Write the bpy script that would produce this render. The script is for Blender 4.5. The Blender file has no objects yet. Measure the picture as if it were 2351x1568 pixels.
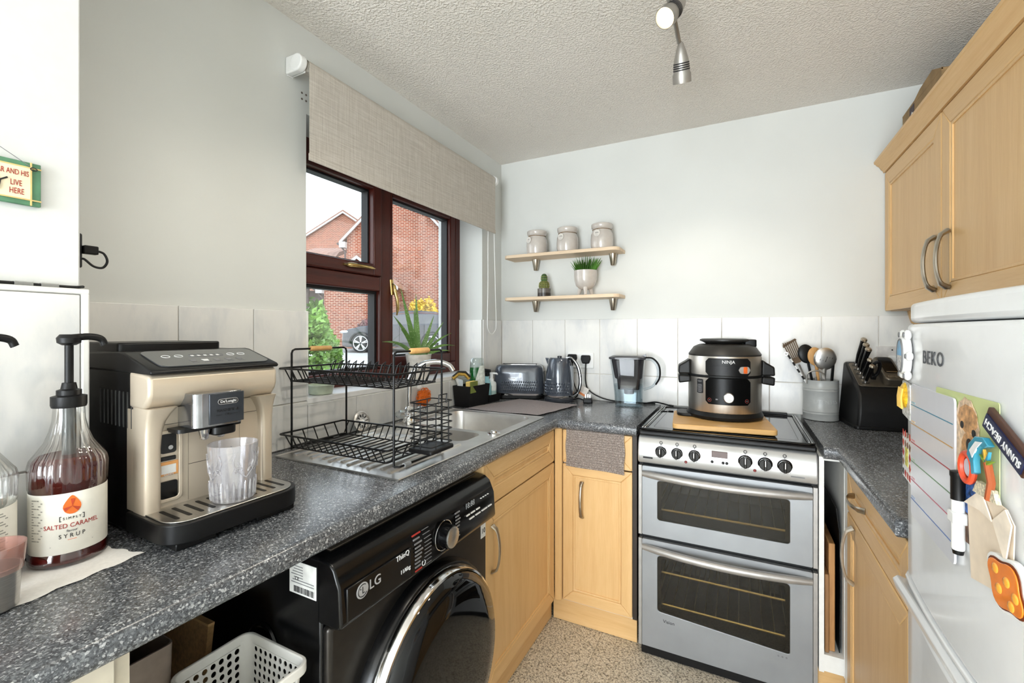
import bpy, bmesh, math, random
from mathutils import Vector, Matrix, Euler
from math import pi, sin, cos, radians as R
random.seed(7)
sc = bpy.context.scene
col = sc.collection

# ------------------------------------------------------------------ camera
cam_d = bpy.data.cameras.new('camera')
cam = bpy.data.objects.new('camera', cam_d); col.objects.link(cam)
cam.location = (1.2962, -2.3961, 1.26)
cam.rotation_euler = (R(90), 0, R(27.036))
cam_d.sensor_width = 36.0
cam_d.lens = 1031.04 / 2351 * 36
cam_d.shift_y = -23.1 / 2351
cam_d.clip_start = 0.02
sc.camera = cam

# ------------------------------------------------------------------ world, sun, added rear fill, window portal, exposure
sc.view_settings.view_transform = 'Standard'
sc.view_settings.look = 'None'
sc.view_settings.exposure = 0.44
sc.view_settings.gamma = 1.0
sc.view_settings.use_curve_mapping = False
sc.cycles.use_denoising = True
sc.cycles.use_adaptive_sampling = True
sc.cycles.adaptive_threshold = 0.03
sc.cycles.max_bounces = 7
sc.cycles.diffuse_bounces = 4
sc.cycles.glossy_bounces = 4
sc.cycles.transparent_max_bounces = 16
sc.cycles.caustics_reflective = False
sc.cycles.caustics_refractive = False
sc.cycles.sample_clamp_indirect = 6.0

w = bpy.data.worlds.new('sky'); sc.world = w; w.use_nodes = True
nt = w.node_tree; nt.nodes.clear()
wo = nt.nodes.new('ShaderNodeOutputWorld'); bg = nt.nodes.new('ShaderNodeBackground')
tc = nt.nodes.new('ShaderNodeTexCoord'); sx = nt.nodes.new('ShaderNodeSeparateXYZ'); rp = nt.nodes.new('ShaderNodeValToRGB')
rp.color_ramp.elements[0].position = 0.0; rp.color_ramp.elements[0].color = (1, 1, 1, 1)
rp.color_ramp.elements[1].position = 0.9; rp.color_ramp.elements[1].color = (0.62, 0.80, 1, 1)
nt.links.new(tc.outputs['Generated'], sx.inputs[0]); nt.links.new(sx.outputs['Z'], rp.inputs[0])
nt.links.new(rp.outputs[0], bg.inputs[0]); bg.inputs[1].default_value = 3.3
nt.links.new(bg.outputs[0], wo.inputs[0])

def light(kind, name, loc, rot, energy, color=(1, 1, 1), **k):
    d = bpy.data.lights.new(name, kind); d.energy = energy; d.color = color
    for a, b in k.items(): setattr(d, a, b)
    o = bpy.data.objects.new(name, d); col.objects.link(o); o.location = loc; o.rotation_euler = rot
    return o
light('SUN', 'sun', (6, 4, 9), Vector((-0.80, -0.10, -0.62)).to_track_quat('-Z', 'Y').to_euler(), 1.9, (1, 0.95, 0.86), angle=R(1.5))
# fill lamp added behind the camera, then a sky portal at the kitchen window
light('AREA', 'rear_fill', (0.98, -5.08, 1.08), (R(102), 0, 0), 110, (0.87, 0.94, 1), shape='RECTANGLE', size=1.5, size_y=2.0)
for _n, _l, _r, _a, _b in (('window_portal', (-0.26, -0.80, 1.52), (0, R(-90), 0), 0.95, 1.15), ):
    _p = light('AREA', _n, _l, _r, 1, shape='RECTANGLE', size=_a, size_y=_b); _p.data.cycles.is_portal = True

# ------------------------------------------------------------------ materials
def lin(c):
    c = c / 255
    return c / 12.92 if c <= 0.04045 else ((c + 0.055) / 1.055) ** 2.4
def L(c): return (lin(c[0]), lin(c[1]), lin(c[2]), 1)
_M = {}
class NT:
    def __init__(s, name):
        s.m = bpy.data.materials.new(name); s.m.use_nodes = True
        s.t = s.m.node_tree; s.b = s.t.nodes['Principled BSDF']; s.o = s.t.nodes['Material Output']
        s.tc = s.t.nodes.new('ShaderNodeTexCoord')
    def n(s, kind, **k):
        x = s.t.nodes.new(kind)
        for a, b in k.items(): setattr(x, a, b)
        return x
    def l(s, a, b): s.t.links.new(a, b)
    def mp(s, scale=(1, 1, 1), rot=(0, 0, 0), space='Object'):
        x = s.n('ShaderNodeMapping'); x.inputs['Scale'].default_value = scale; x.inputs['Rotation'].default_value = rot
        s.l(s.tc.outputs[space], x.inputs[0]); return x.outputs[0]
    def noise(s, vec, scale, detail=3, rough=.5):
        x = s.n('ShaderNodeTexNoise'); x.inputs['Scale'].default_value = scale; x.inputs['Detail'].default_value = detail
        x.inputs['Roughness'].default_value = rough; s.l(vec, x.inputs['Vector']); return x.outputs['Fac']
    def voro(s, vec, scale, out='Distance', feature='F1'):
        x = s.n('ShaderNodeTexVoronoi', feature=feature); x.inputs['Scale'].default_value = scale
        s.l(vec, x.inputs['Vector']); return x.outputs[out]
    def ramp(s, fac, stops, interp='LINEAR'):
        x = s.n('ShaderNodeValToRGB'); e = x.color_ramp; e.interpolation = interp
        while len(e.elements) < len(stops): e.elements.new(0.5)
        for i, (p, c) in enumerate(stops): e.elements[i].position = p; e.elements[i].color = L(c) if len(c) == 3 else c
        s.l(fac, x.inputs[0]); return x.outputs[0]
    def mix(s, fac, a, b, blend='MIX'):
        x = s.n('ShaderNodeMix', data_type='RGBA', blend_type=blend)
        if isinstance(fac, (int, float)): x.inputs[0].default_value = fac
        else: s.l(fac, x.inputs[0])
        for i, v in ((6, a), (7, b)):
            if isinstance(v, tuple): x.inputs[i].default_value = L(v)
            else: s.l(v, x.inputs[i])
        return x.outputs[2]
    def bump(s, h, strength=.3, dist=.002):
        x = s.n('ShaderNodeBump'); x.inputs['Strength'].default_value = strength; x.inputs['Distance'].default_value = dist
        s.l(h, x.inputs['Height']); s.l(x.outputs[0], s.b.inputs['Normal'])
    def color(s, c):
        if isinstance(c, tuple): s.b.inputs['Base Color'].default_value = L(c)
        else: s.l(c, s.b.inputs['Base Color'])
    def set(s, **k):
        for a, v in k.items(): s.b.inputs[{'rough': 'Roughness', 'metal': 'Metallic', 'spec': 'Specular IOR Level', 'coat': 'Coat Weight', 'trans': 'Transmission Weight', 'sheen': 'Sheen Weight', 'alpha': 'Alpha'}[a]].default_value = v

def mat(name, c=(200, 200, 200), rough=.5, metal=0., var=.06, scale=40, coat=0., bump=0., spec=.5, aniso=None):
    """plain surface with a faint procedural unevenness of colour"""
    if name in _M: return _M[name]
    s = NT(name); s.set(rough=rough, metal=metal, coat=coat, spec=spec)
    v = s.mp(aniso or (1, 1, 1)); f = s.noise(v, scale)
    d = tuple(max(0, x * (1 - var)) for x in c); u = tuple(min(255, x * (1 + var)) for x in c)
    s.color(s.ramp(f, [(.3, d), (.7, u)]))
    if bump: s.bump(f, bump, .001)
    _M[name] = s.m; return s.m

def glass(name, tint=(255, 255, 255), refl=.9, rough=.02, f0=.06, body=None, bfac=0.):
    """thin clear sheet: tinted see-through plus mirror reflection by angle"""
    if name in _M: return _M[name]
    s = NT(name); s.t.nodes.remove(s.b)
    tr = s.n('ShaderNodeBsdfTransparent')
    nz = s.noise(s.mp(), 6); a = tuple(x * .97 for x in tint)
    s.l(s.ramp(nz, [(.3, a), (.7, tint)]), tr.inputs[0])
    gl = s.n('ShaderNodeBsdfGlossy'); gl.inputs['Roughness'].default_value = rough
    lw = s.n('ShaderNodeLayerWeight'); lw.inputs[0].default_value = .25
    mr = s.n('ShaderNodeMapRange'); mr.inputs[3].default_value = f0; mr.inputs[4].default_value = refl
    s.l(lw.outputs['Facing'], mr.inputs[0])
    mx = s.n('ShaderNodeMixShader'); s.l(mr.outputs[0], mx.inputs[0]); s.l(tr.outputs[0], mx.inputs[1]); s.l(gl.outputs[0], mx.inputs[2])
    out = mx.outputs[0]
    if body:
        df = s.n('ShaderNodeBsdfDiffuse'); df.inputs[0].default_value = L(body)
        m2 = s.n('ShaderNodeMixShader'); m2.inputs[0].default_value = bfac
        s.l(out, m2.inputs[1]); s.l(df.outputs[0], m2.inputs[2]); out = m2.outputs[0]
    s.l(out, s.o.inputs[0]); _M[name] = s.m; return s.m

def liquid(name, c, deep, fac=.5):
    s = NT(name); s.t.nodes.remove(s.b)
    tl = s.n('ShaderNodeBsdfTransparent'); nz = s.noise(s.mp(), 30)
    s.l(s.ramp(nz, [(.3, c), (.7, tuple(min(255, x * 1.1) for x in c))]), tl.inputs[0])
    df = s.n('ShaderNodeBsdfPrincipled'); df.inputs['Base Color'].default_value = L(deep); df.inputs['Roughness'].default_value = .1
    mx = s.n('ShaderNodeMixShader'); mx.inputs[0].default_value = fac
    s.l(tl.outputs[0], mx.inputs[1]); s.l(df.outputs[0], mx.inputs[2]); s.l(mx.outputs[0], s.o.inputs[0])
    return s.m

def emit(name, c, st):
    s = NT(name); s.b.inputs['Emission Color'].default_value = L(c); s.b.inputs['Emission Strength'].default_value = st
    nz = s.noise(s.mp(), 30); s.color(s.ramp(nz, [(.3, c), (.7, c)])); return s.m

# ------------------------------------------------------------------ mesh building
class G:
    """collects shapes for ONE mesh object"""
    def __init__(s): s.bm = bmesh.new()
    def _v(s, pts): return [s.bm.verts.new(p) for p in pts]
    def face(s, pts):
        vs = s._v(pts); s.bm.faces.new(vs); return s
    def box(s, x0, x1, y0, y1, z0, z1):
        x0, x1 = sorted((x0, x1)); y0, y1 = sorted((y0, y1)); z0, z1 = sorted((z0, z1))
        v = s._v([(x, y, z) for z in (z0, z1) for y in (y0, y1) for x in (x0, x1)])
        for f in ((0, 2, 3, 1), (4, 5, 7, 6), (0, 1, 5, 4), (2, 6, 7, 3), (0, 4, 6, 2), (1, 3, 7, 5)):
            s.bm.faces.new([v[i] for i in f])
        return s
    def prism(s, pts, axis, a0, a1):
        def P(p, a): return {'x': (a, p[0], p[1]), 'y': (p[0], a, p[1]), 'z': (p[0], p[1], a)}[axis]
        A = s._v([P(p, a0) for p in pts]); B = s._v([P(p, a1) for p in pts]); n = len(pts)
        s.bm.faces.new(A); s.bm.faces.new(B[::-1])
        for i in range(n): s.bm.faces.new([A[i], B[i], B[(i + 1) % n], A[(i + 1) % n]])
        return s
    def loft(s, rings, caps=True, closed=True):
        V = [s._v(r) for r in rings]
        for a, b in zip(V, V[1:]):
            n = len(a)
            for i in range(n if closed else n - 1):
                s.bm.faces.new([a[i], a[(i + 1) % n], b[(i + 1) % n], b[i]])
        if caps and closed:
            if len(V[0]) > 2: s.bm.faces.new(V[0][::-1]); s.bm.faces.new(V[-1])
        return s
    def lathe(s, prof, c=(0, 0, 0), n=24, axis='z', sx=1, sy=1, rib=None, cap0=True, cap1=True, rad=None):
        rings = []
        for r, z in prof:
            ring = []
            for i in range(n):
                a = 2 * pi * i / n; q = max(r, 1e-4)
                if rib: q *= rib(a, z)
                if rad: q *= rad(a)
                x, y = q * cos(a) * sx, q * sin(a) * sy
                p = {'z': (x, y, z), 'y': (x, z, y), 'x': (z, x, y)}[axis]
                ring.append((p[0] + c[0], p[1] + c[1], p[2] + c[2]))
            rings.append(ring)
        V = [s._v(r) for r in rings]
        for a, b in zip(V, V[1:]):
            for i in range(n): s.bm.faces.new([a[i], a[(i + 1) % n], b[(i + 1) % n], b[i]])
        if cap0: s.bm.faces.new(V[0][::-1])
        if cap1: s.bm.faces.new(V[-1])
        return s
    def cyl(s, p0, p1, r0, r1=None, n=14):
        p0, p1 = Vector(p0), Vector(p1); return s.tube([p0, p1], r0, n, radii=[r0, r0 if r1 is None else r1])
    def tube(s, pts, r, n=8, closed=False, radii=None, flat=None):
        pts = [Vector(p) for p in pts]; m = len(pts); rings = []; up = None
        for i, p in enumerate(pts):
            if closed: t = pts[(i + 1) % m] - pts[i - 1]
            else: t = pts[min(i + 1, m - 1)] - pts[max(i - 1, 0)]
            t.normalize()
            if up is None:
                up = Vector((0, 0, 1)) if abs(t.z) < .9 else Vector((1, 0, 0))
            a = t.cross(up)
            if a.length < 1e-5: a = t.orthogonal()
            a.normalize(); b = a.cross(t); b.normalize(); up = b
            q = radii[i] if radii else r
            fa, fb = flat or (1, 1)
            rings.append([p + a * (q * fa * cos(2 * pi * k / n)) + b * (q * fb * sin(2 * pi * k / n)) for k in range(n)])
        V = [s._v(x) for x in rings]
        pr = list(zip(V, V[1:])) + ([(V[-1], V[0])] if closed else [])
        for a, b in pr:
            for k in range(n): s.bm.faces.new([a[k], a[(k + 1) % n], b[(k + 1) % n], b[k]])
        if not closed: s.bm.faces.new(V[0][::-1]); s.bm.faces.new(V[-1])
        return s
    def ell(s, c, r, n=16, m=10):
        rx, ry, rz = (r, r, r) if isinstance(r, (int, float)) else r
        prof = [(max(sin(pi * k / m), .002), -cos(pi * k / m)) for k in range(m + 1)]
        V = [s._v([(c[0] + rx * q * cos(2 * pi * i / n), c[1] + ry * q * sin(2 * pi * i / n), c[2] + rz * z) for i in range(n)]) for q, z in prof]
        for a, b in zip(V, V[1:]):
            for i in range(n): s.bm.faces.new([a[i], a[(i + 1) % n], b[(i + 1) % n], b[i]])
        s.bm.faces.new(V[0][::-1]); s.bm.faces.new(V[-1]); return s
    def frame(s, outer, inner, axis, a0, a1):
        """a flat ring between two outlines with the same number of points"""
        def P(p, a): return {'x': (a, p[0], p[1]), 'y': (p[0], a, p[1]), 'z': (p[0], p[1], a)}[axis]
        r = [s._v([P(p, a) for p in q]) for q, a in ((outer, a0), (outer, a1), (inner, a1), (inner, a0))]
        n = len(outer)
        for j in range(4):
            a, b = r[j], r[(j + 1) % 4]
            for i in range(n): s.bm.faces.new([a[i], a[(i + 1) % n], b[(i + 1) % n], b[i]])
        return s
    def xf(s, M):
        bmesh.ops.transform(s.bm, matrix=M, verts=s.bm.verts); return s
    def map(s, fn):
        for v in s.bm.verts: v.co = Vector(fn(v.co))
        return s

def rrect(x0, x1, y0, y1, r, n=5):
    """rounded rectangle outline; r may be one radius or four (bl, br, tr, tl)"""
    rs = r if isinstance(r, (tuple, list)) else (r,) * 4
    out = []
    for (cx, cy, a0), q in zip(((x0, y0, 180), (x1, y0, 270), (x1, y1, 0), (x0, y1, 90)), rs):
        ox = cx + q * (1 if cx == x0 else -1); oy = cy + q * (1 if cy == y0 else -1)
        for k in range(n + 1):
            a = R(a0 + 90 * k / n); out.append((ox + q * cos(a), oy + q * sin(a)))
    return out
def arc(c, r, a0, a1, n, plane='xz'):
    o = []
    for k in range(n + 1):
        a = R(a0 + (a1 - a0) * k / n); u, v = r * cos(a), r * sin(a)
        o.append({'xz': (c[0] + u, c[1], c[2] + v), 'xy': (c[0] + u, c[1] + v, c[2]), 'yz': (c[0], c[1] + u, c[2] + v)}[plane])
    return o

def link(name, me, m, parent=None):
    o = bpy.data.objects.new(name, me); col.objects.link(o)
    if m and not me.materials: me.materials.append(m)
    if parent: o.parent = parent
    return o
def obj(name, g, m, parent=None, bev=0, seg=2, ang=38, loc=None, rot=None):
    bm = g.bm
    bmesh.ops.remove_doubles(bm, verts=bm.verts, dist=1e-6)
    bmesh.ops.recalc_face_normals(bm, faces=bm.faces)
    me = bpy.data.meshes.new(name); bm.to_mesh(me); bm.free()
    for p in me.polygons: p.use_smooth = True
    me.set_sharp_from_angle(angle=R(ang))
    o = link(name, me, m, parent)
    if bev:
        b = o.modifiers.new('bevel', 'BEVEL'); b.width = bev; b.segments = seg; b.limit_method = 'ANGLE'; b.angle_limit = R(40)
        b.harden_normals = False
    if loc: o.location = loc
    if rot: o.rotation_euler = rot
    return o
def tag(o, label, cat, group=None):
    o['label'] = label; o['category'] = cat
    if group: o['group'] = group
    return o
def thing(name, label, cat, loc=(0, 0, 0), rz=0, group=None):
    o = bpy.data.objects.new(name, None); col.objects.link(o); o.empty_display_size = .05
    o.location = loc; o.rotation_euler = (0, 0, rz)
    return tag(o, label, cat, group)
def struct(name, g, m, parent=None, **k):
    o = obj(name, g, m, parent, **k)
    if not parent: o['kind'] = 'structure'
    return o
def sroot(name, loc=(0, 0, 0)):
    o = bpy.data.objects.new(name, None); col.objects.link(o); o.location = loc; o['kind'] = 'structure'; return o
def dup(o, parent=None):
    c = o.copy(); col.objects.link(c); c.parent = parent
    for ch in list(o.children): dup(ch, c)
    return c
def text(name, s, size, m, parent, fn=None, loc=(0, 0, 0), rot=(R(90), 0, 0), align='CENTER', ext=.0004, sx=1., bold=0., space=1.):
    cu = bpy.data.curves.new(name, 'FONT'); cu.body = s; cu.size = size; cu.align_x = align; cu.align_y = 'CENTER'
    cu.extrude = ext; cu.resolution_u = 3; cu.offset = bold; cu.space_character = space
    t = bpy.data.objects.new('tmp_text', cu); col.objects.link(t)
    bpy.context.view_layer.update()
    me = bpy.data.meshes.new_from_object(t.evaluated_get(bpy.context.evaluated_depsgraph_get()))
    bpy.data.objects.remove(t); bpy.data.curves.remove(cu)
    Mx = Matrix.Translation(loc) @ Euler(rot).to_matrix().to_4x4() @ Matrix.Diagonal((sx, 1, 1, 1))
    me.transform(Mx)
    if fn:
        for v in me.vertices: v.co = Vector(fn(v.co))
    me.materials.clear(); me.name = name
    return link(name, me, m, parent)
def smooth_path(pts, n=6):
    """Catmull-Rom through the points"""
    P = [Vector(p) for p in pts]; P = [P[0] * 2 - P[1]] + P + [P[-1] * 2 - P[-2]]; out = []
    for i in range(1, len(P) - 2):
        a, b, c, d = P[i - 1:i + 3]
        for k in range(n):
            t = k / n
            out.append(.5 * ((2 * b) + (c - a) * t + (2 * a - 5 * b + 4 * c - d) * t * t + (3 * b - a - 3 * c + d) * t ** 3))
    out.append(P[-2]); return out
# ================================================================== surfaces of the room
def m_wall():
    s = NT('wall_paint'); s.set(rough=.62, spec=.3)
    v = s.mp(); s.color(s.ramp(s.noise(v, 2.2, 4), [(.3, (213, 214, 210)), (.7, (220, 221, 217))])); s.bump(s.noise(v, 120, 3), .06, .002); return s.m
def m_ceiling():
    s = NT('stippled_ceiling_paint'); s.set(rough=.7, spec=.25)
    v = s.mp(); s.color(s.ramp(s.noise(v, 1.5, 3), [(.3, (236, 230, 221)), (.7, (242, 236, 228))]))
    a = s.noise(v, 125, 2, .6); r = s.ramp(a, [(.42, (0, 0, 0)), (.66, (255, 255, 255))]); s.bump(r, .6, .005); return s.m
def m_tile():
    s = NT('marbled_wall_tile'); s.set(rough=.16, spec=.5)
    info = s.n('ShaderNodeObjectInfo'); add = s.n('ShaderNodeVectorMath', operation='ADD'); cmb = s.n('ShaderNodeCombineXYZ')
    mu = s.n('ShaderNodeMath', operation='MULTIPLY'); mu.inputs[1].default_value = 37.; s.l(info.outputs['Random'], mu.inputs[0])
    s.l(mu.outputs[0], cmb.inputs[0]); s.l(mu.outputs[0], cmb.inputs[2]); s.l(s.tc.outputs['Object'], add.inputs[0]); s.l(cmb.outputs[0], add.inputs[1])
    mp = s.n('ShaderNodeMapping'); mp.inputs['Rotation'].default_value = (.5, .6, .4); mp.inputs['Scale'].default_value = (1, 1, .4); s.l(add.outputs[0], mp.inputs[0])
    f = s.noise(mp.outputs[0], 9, 6, .6); s.color(s.ramp(f, [(.34, (216, 217, 217)), (.47, (230, 229, 226)), (.6, (234, 233, 229)), (.72, (222, 222, 220))])); return s.m
def m_worktop():
    s = NT('speckled_laminate'); s.set(rough=.24, spec=.7)
    v = s.mp()
    c = s.voro(v, 330, 'Color'); sp = s.n('ShaderNodeSeparateColor'); s.l(c, sp.inputs[0])
    base = s.ramp(sp.outputs[0], [(0, (54, 56, 60)), (.36, (82, 85, 89)), (.66, (104, 107, 111)), (.84, (146, 149, 152)), (.945, (206, 207, 208))], 'CONSTANT')
    c2 = s.voro(v, 620, 'Color'); s2 = s.n('ShaderNodeSeparateColor'); s.l(c2, s2.inputs[0])
    dots = s.ramp(s2.outputs[1], [(0, (58, 60, 64)), (.42, (90, 93, 97)), (.80, (124, 127, 130)), (.94, (200, 201, 202))], 'CONSTANT')
    s.color(s.mix(.45, base, dots)); return s.m
def m_wood(name, a, b, c, axis='z', rough=.38):
    s = NT(name); s.set(rough=rough, spec=.4)
    sc3 = {'z': (9, 9, .55), 'y': (9, .55, 9), 'x': (.55, 9, 9)}[axis]
    v = s.mp(sc3); f1 = s.noise(v, 3.2, 5, .62)
    v2 = s.mp(tuple(q * 7 for q in sc3)); f2 = s.noise(v2, 3.5, 3, .6)
    s.color(s.mix(.3, s.ramp(f1, [(.28, a), (.5, b), (.74, c)]), s.ramp(f2, [(.3, a), (.65, c)]))); return s.m
def m_floor():
    s = NT('granite_vinyl'); s.set(rough=.42, spec=.4)
    v = s.mp(); c = s.voro(v, 235, 'Color'); sp = s.n('ShaderNodeSeparateColor'); s.l(c, sp.inputs[0])
    a = s.ramp(sp.outputs[0], [(0, (58, 52, 46)), (.17, (142, 132, 114)), (.36, (208, 199, 180)), (.62, (230, 223, 208)), (.9, (186, 176, 156))], 'CONSTANT')
    f = s.noise(v, 120, 2, .5); b = s.ramp(f, [(.32, (74, 66, 58)), (.42, (176, 165, 146)), (.55, (226, 219, 203)), (.72, (196, 187, 168))])
    s.color(s.mix(.42, a, b)); return s.m
WALL, CEIL, TILE, TOP, FLOOR = m_wall(), m_ceiling(), m_tile(), m_worktop(), m_floor()
BEECH = m_wood('beech_veneer', (212, 168, 112), (222, 182, 126), (229, 191, 138))
BEECHX = m_wood('beech_veneer_across', (212, 168, 112), (222, 182, 126), (229, 191, 138), 'x')
BEECHY = m_wood('beech_veneer_along', (212, 168, 112), (222, 182, 126), (229, 191, 138), 'y')
MAHOG = m_wood('mahogany_woodgrain_plastic', (56, 20, 15), (78, 30, 22), (92, 38, 27), 'y', .32)
MAHOGZ = m_wood('mahogany_woodgrain_upright', (56, 20, 15), (78, 30, 22), (92, 38, 27), 'z', .32)
BAMBOO = m_wood('bamboo', (196, 146, 84), (214, 168, 104), (226, 184, 124), 'x', .45)
PALEWOOD = m_wood('pale_pine', (206, 178, 146), (220, 196, 166), (230, 208, 180), 'x', .5)
GROUT = mat('grout', (222, 216, 206), .8, var=.03)
WHITEPL = mat('white_plastic', (240, 240, 238), .35, var=.01)
WHITEMEL = mat('white_melamine', (236, 235, 231), .45, var=.015)
BLACKPL = mat('black_plastic', (13, 13, 14), .42, var=.1, spec=.3)
BLACKGL = mat('gloss_black', (7, 7, 8), .12, var=.1, spec=.35)
DARKGREY = mat('charcoal_plastic', (36, 37, 39), .45, spec=.35)
CHROME = mat('chrome', (225, 225, 225), .09, 1., var=.02)
STEEL = mat('brushed_steel', (188, 186, 182), .3, 1., var=.05, scale=60, aniso=(1, 1, 14))
STEELH = mat('brushed_steel_level', (196, 194, 190), .28, 1., var=.05, scale=60, aniso=(14, 1, 1))
NICKEL = mat('satin_nickel', (176, 166, 150), .32, 1., var=.04)
BLACKWIRE = mat('black_coated_wire', (9, 9, 10), .38, var=.1, spec=.3)
INKBLACK = mat('black_ink', (24, 24, 26), .6)
INKGREY = mat('grey_ink', (120, 120, 122), .6)
INKWHITE = mat('white_ink', (232, 232, 232), .5, var=.01)
INKRED = mat('red_ink', (168, 46, 38), .6)

ZT = .885          # worktop height
YR = -5.20         # rear wall behind the camera
XR = 2.19          # right wall
ZC = 2.27          # ceiling
# ------------------------------------------------------------------ floor, ceiling, walls
fl = sroot('floor')
obj('floor_screed', G().box(-.3, XR + .15, YR - .15, .12, -.12, -.004), GROUT, fl)
me = None
for i in range(-1, 8):
    for j in range(0, 14):
        x0 = .475 + (i - 1) * .3048; y1 = 0.0 - j * .3048
        if x0 < -.05 or x0 + .3 > XR + .2 or y1 - .3 < YR - .2: continue
        if me is None:
            o = obj('floor_tile', G().box(.0006, .3042, -.3042, -.0006, -.004, 0), FLOOR, fl); me = o.data
        else: o = link('floor_tile', me, FLOOR, fl)
        o.location = (x0, y1, 0)
struct('ceiling', G().box(-.3, XR + .15, YR - .15, .12, ZC, ZC + .1), CEIL)
g = G()
WY0, WY1, WZ0, WZ1 = -1.371, -.225, 1.030, 1.987     # window opening in the left wall
g.box(-.3, 0, YR - .15, WY0, -.1, ZC).box(-.3, 0, WY1, .12, -.1, ZC).box(-.3, 0, WY0, WY1, -.1, WZ0 - .012).box(-.3, 0, WY0, WY1, WZ1, ZC)
struct('wall_left', g, WALL)
struct('wall_back', G().box(0, XR, 0, .12, -.1, ZC), WALL)
struct('wall_right', G().box(XR, XR + .15, YR - .15, .12, -.1, ZC), WALL)
g = G().box(0, .2, YR - .15, YR, -.1, ZC).box(1.76, XR, YR - .15, YR, -.1, ZC).box(.2, 1.76, YR - .15, YR, 2.12, ZC)
struct('wall_rear', g, WALL)
d1 = sroot('added_door')  # unseen glazed door, added as a setting for the rear fill lamp
DOORW = mat('white_door_frame', (236, 236, 234), .3, var=.01)
for a, b, c, d in ((.2, .27, 0, 2.12), (1.69, 1.76, 0, 2.12), (.94, 1.02, 0, 2.12), (.27, .94, 2.04, 2.12), (1.02, 1.69, 2.04, 2.12), (.27, .94, 0, .09), (1.02, 1.69, 0, .09)):
    obj('door_frame', G().box(a, b, YR - .08, YR - .02, c, d), DOORW, d1, bev=.004)
PANE = glass('window_glass', (250, 252, 252), .55, .0, .03)
for a, b in ((.27, .94), (1.02, 1.69)): obj('pane', G().box(a, b, YR - .055, YR - .045, .09, 2.04), PANE, d1)
obj('door_handle', G().cyl((.98, YR - .02, 1.0), (.98, YR + .03, 1.0), .01).cyl((.98, YR + .03, 1.0), (.88, YR + .03, 1.0), .009), CHROME, d1)

# boxed-in pipework beside the window: painted above, tiled below
BX1, BX2, BYE = .222, .240, -2.020
bxu = struct('wall_boxing', G().box(0, BX1, YR, BYE - .004, 1.338, ZC), mat('white_boxing_paint', (226, 227, 225), .55, var=.008), bev=.003)
bxl = sroot('wall_boxing_tiled')
obj('boxing_core', G().box(0, BX2, YR, BYE - .006, ZT - .04, 1.330), GROUT, bxl)
obj('boxing_ledge', G().box(0, BX2 + .008, YR, BYE, 1.326, 1.336), WHITEPL, bxl, bev=.002)
obj('corner_trim', G().box(BX2 - .003, BX2 + .009, BYE - .012, BYE, ZT, 1.328), WHITEPL, bxl, bev=.003)
for j in range(5):
    for z0, z1 in ((1.030, 1.325), (ZT + .001, 1.027)):
        y1 = BYE - .0135 - j * .2
        obj('wall_tile', G().box(BX2, BX2 + .008, y1 - .197, y1, z0, z1), TILE, bxl, bev=.0015)
obj('end_tile', G().box(.01, BX2 - .004, BYE - .006, BYE + .001, ZT + .001, 1.325), TILE, bxl, bev=.0015)

# ------------------------------------------------------------------ wall tiles: every tile its own piece
tl = sroot('wall_tiling_left'); tb = sroot('wall_tiling_back')
TZ = ((1.0300, 1.3262), (ZT + .002, 1.0270))
g = G().box(0, .0035, BYE, WY0 - .004, ZT, 1.325).box(0, .0035, WY0, WY1, ZT, 1.012).box(0, .0035, WY1 + .004, 0, ZT, 1.325)
obj('grout_bed', g, GROUT, tl)
def ltile(y0, y1, z0, z1, n='wall_tile'): obj(n, G().box(.001, .0085, y0 + .0013, y1 - .0013, z0, z1), TILE, tl, bev=.0015)
ys = [BYE, -1.9575, -1.7575, -1.5575, WY0]
for a, b in zip(ys, ys[1:]):
    for z0, z1 in TZ: ltile(a, b, z0, z1)
ys = [WY0, -1.1575, -.9575, -.7575, -.5575, -.3575, WY1]
for a, b in zip(ys, ys[1:]): ltile(a, b, ZT + .002, 1.0145)
for z0, z1 in TZ: ltile(WY1, -.009, z0, z1)
obj('tile_edge_trim', G().box(0, .0095, WY0 - .006, WY0 + .001, 1.03, 1.328), WHITEPL, tl)
# reveal tiles beside the window
for z0, z1 in ((1.036, 1.3262),):
    obj('reveal_tile', G().box(-.15, -.001, WY1 - .007, WY1 - .0005, z0, z1), TILE, tl, bev=.001)
    obj('reveal_tile', G().box(-.15, -.001, WY0 + .0005, WY0 + .007, z0, z1), TILE, tl, bev=.001)
obj('grout_bed', G().box(0, XR, -.0035, 0, ZT, 1.325), GROUT, tb)
xs_ = [.0] + [.2126 + .2 * k for k in range(10)]
for a, b in zip(xs_, xs_[1:]):
    for z0, z1 in TZ:
        obj('wall_tile', G().box(a + .0013 + (.009 if a == 0 else 0), min(b, XR) - .0013, -.0085, -.001, z0, z1), TILE, tb, bev=.0015)

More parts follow.
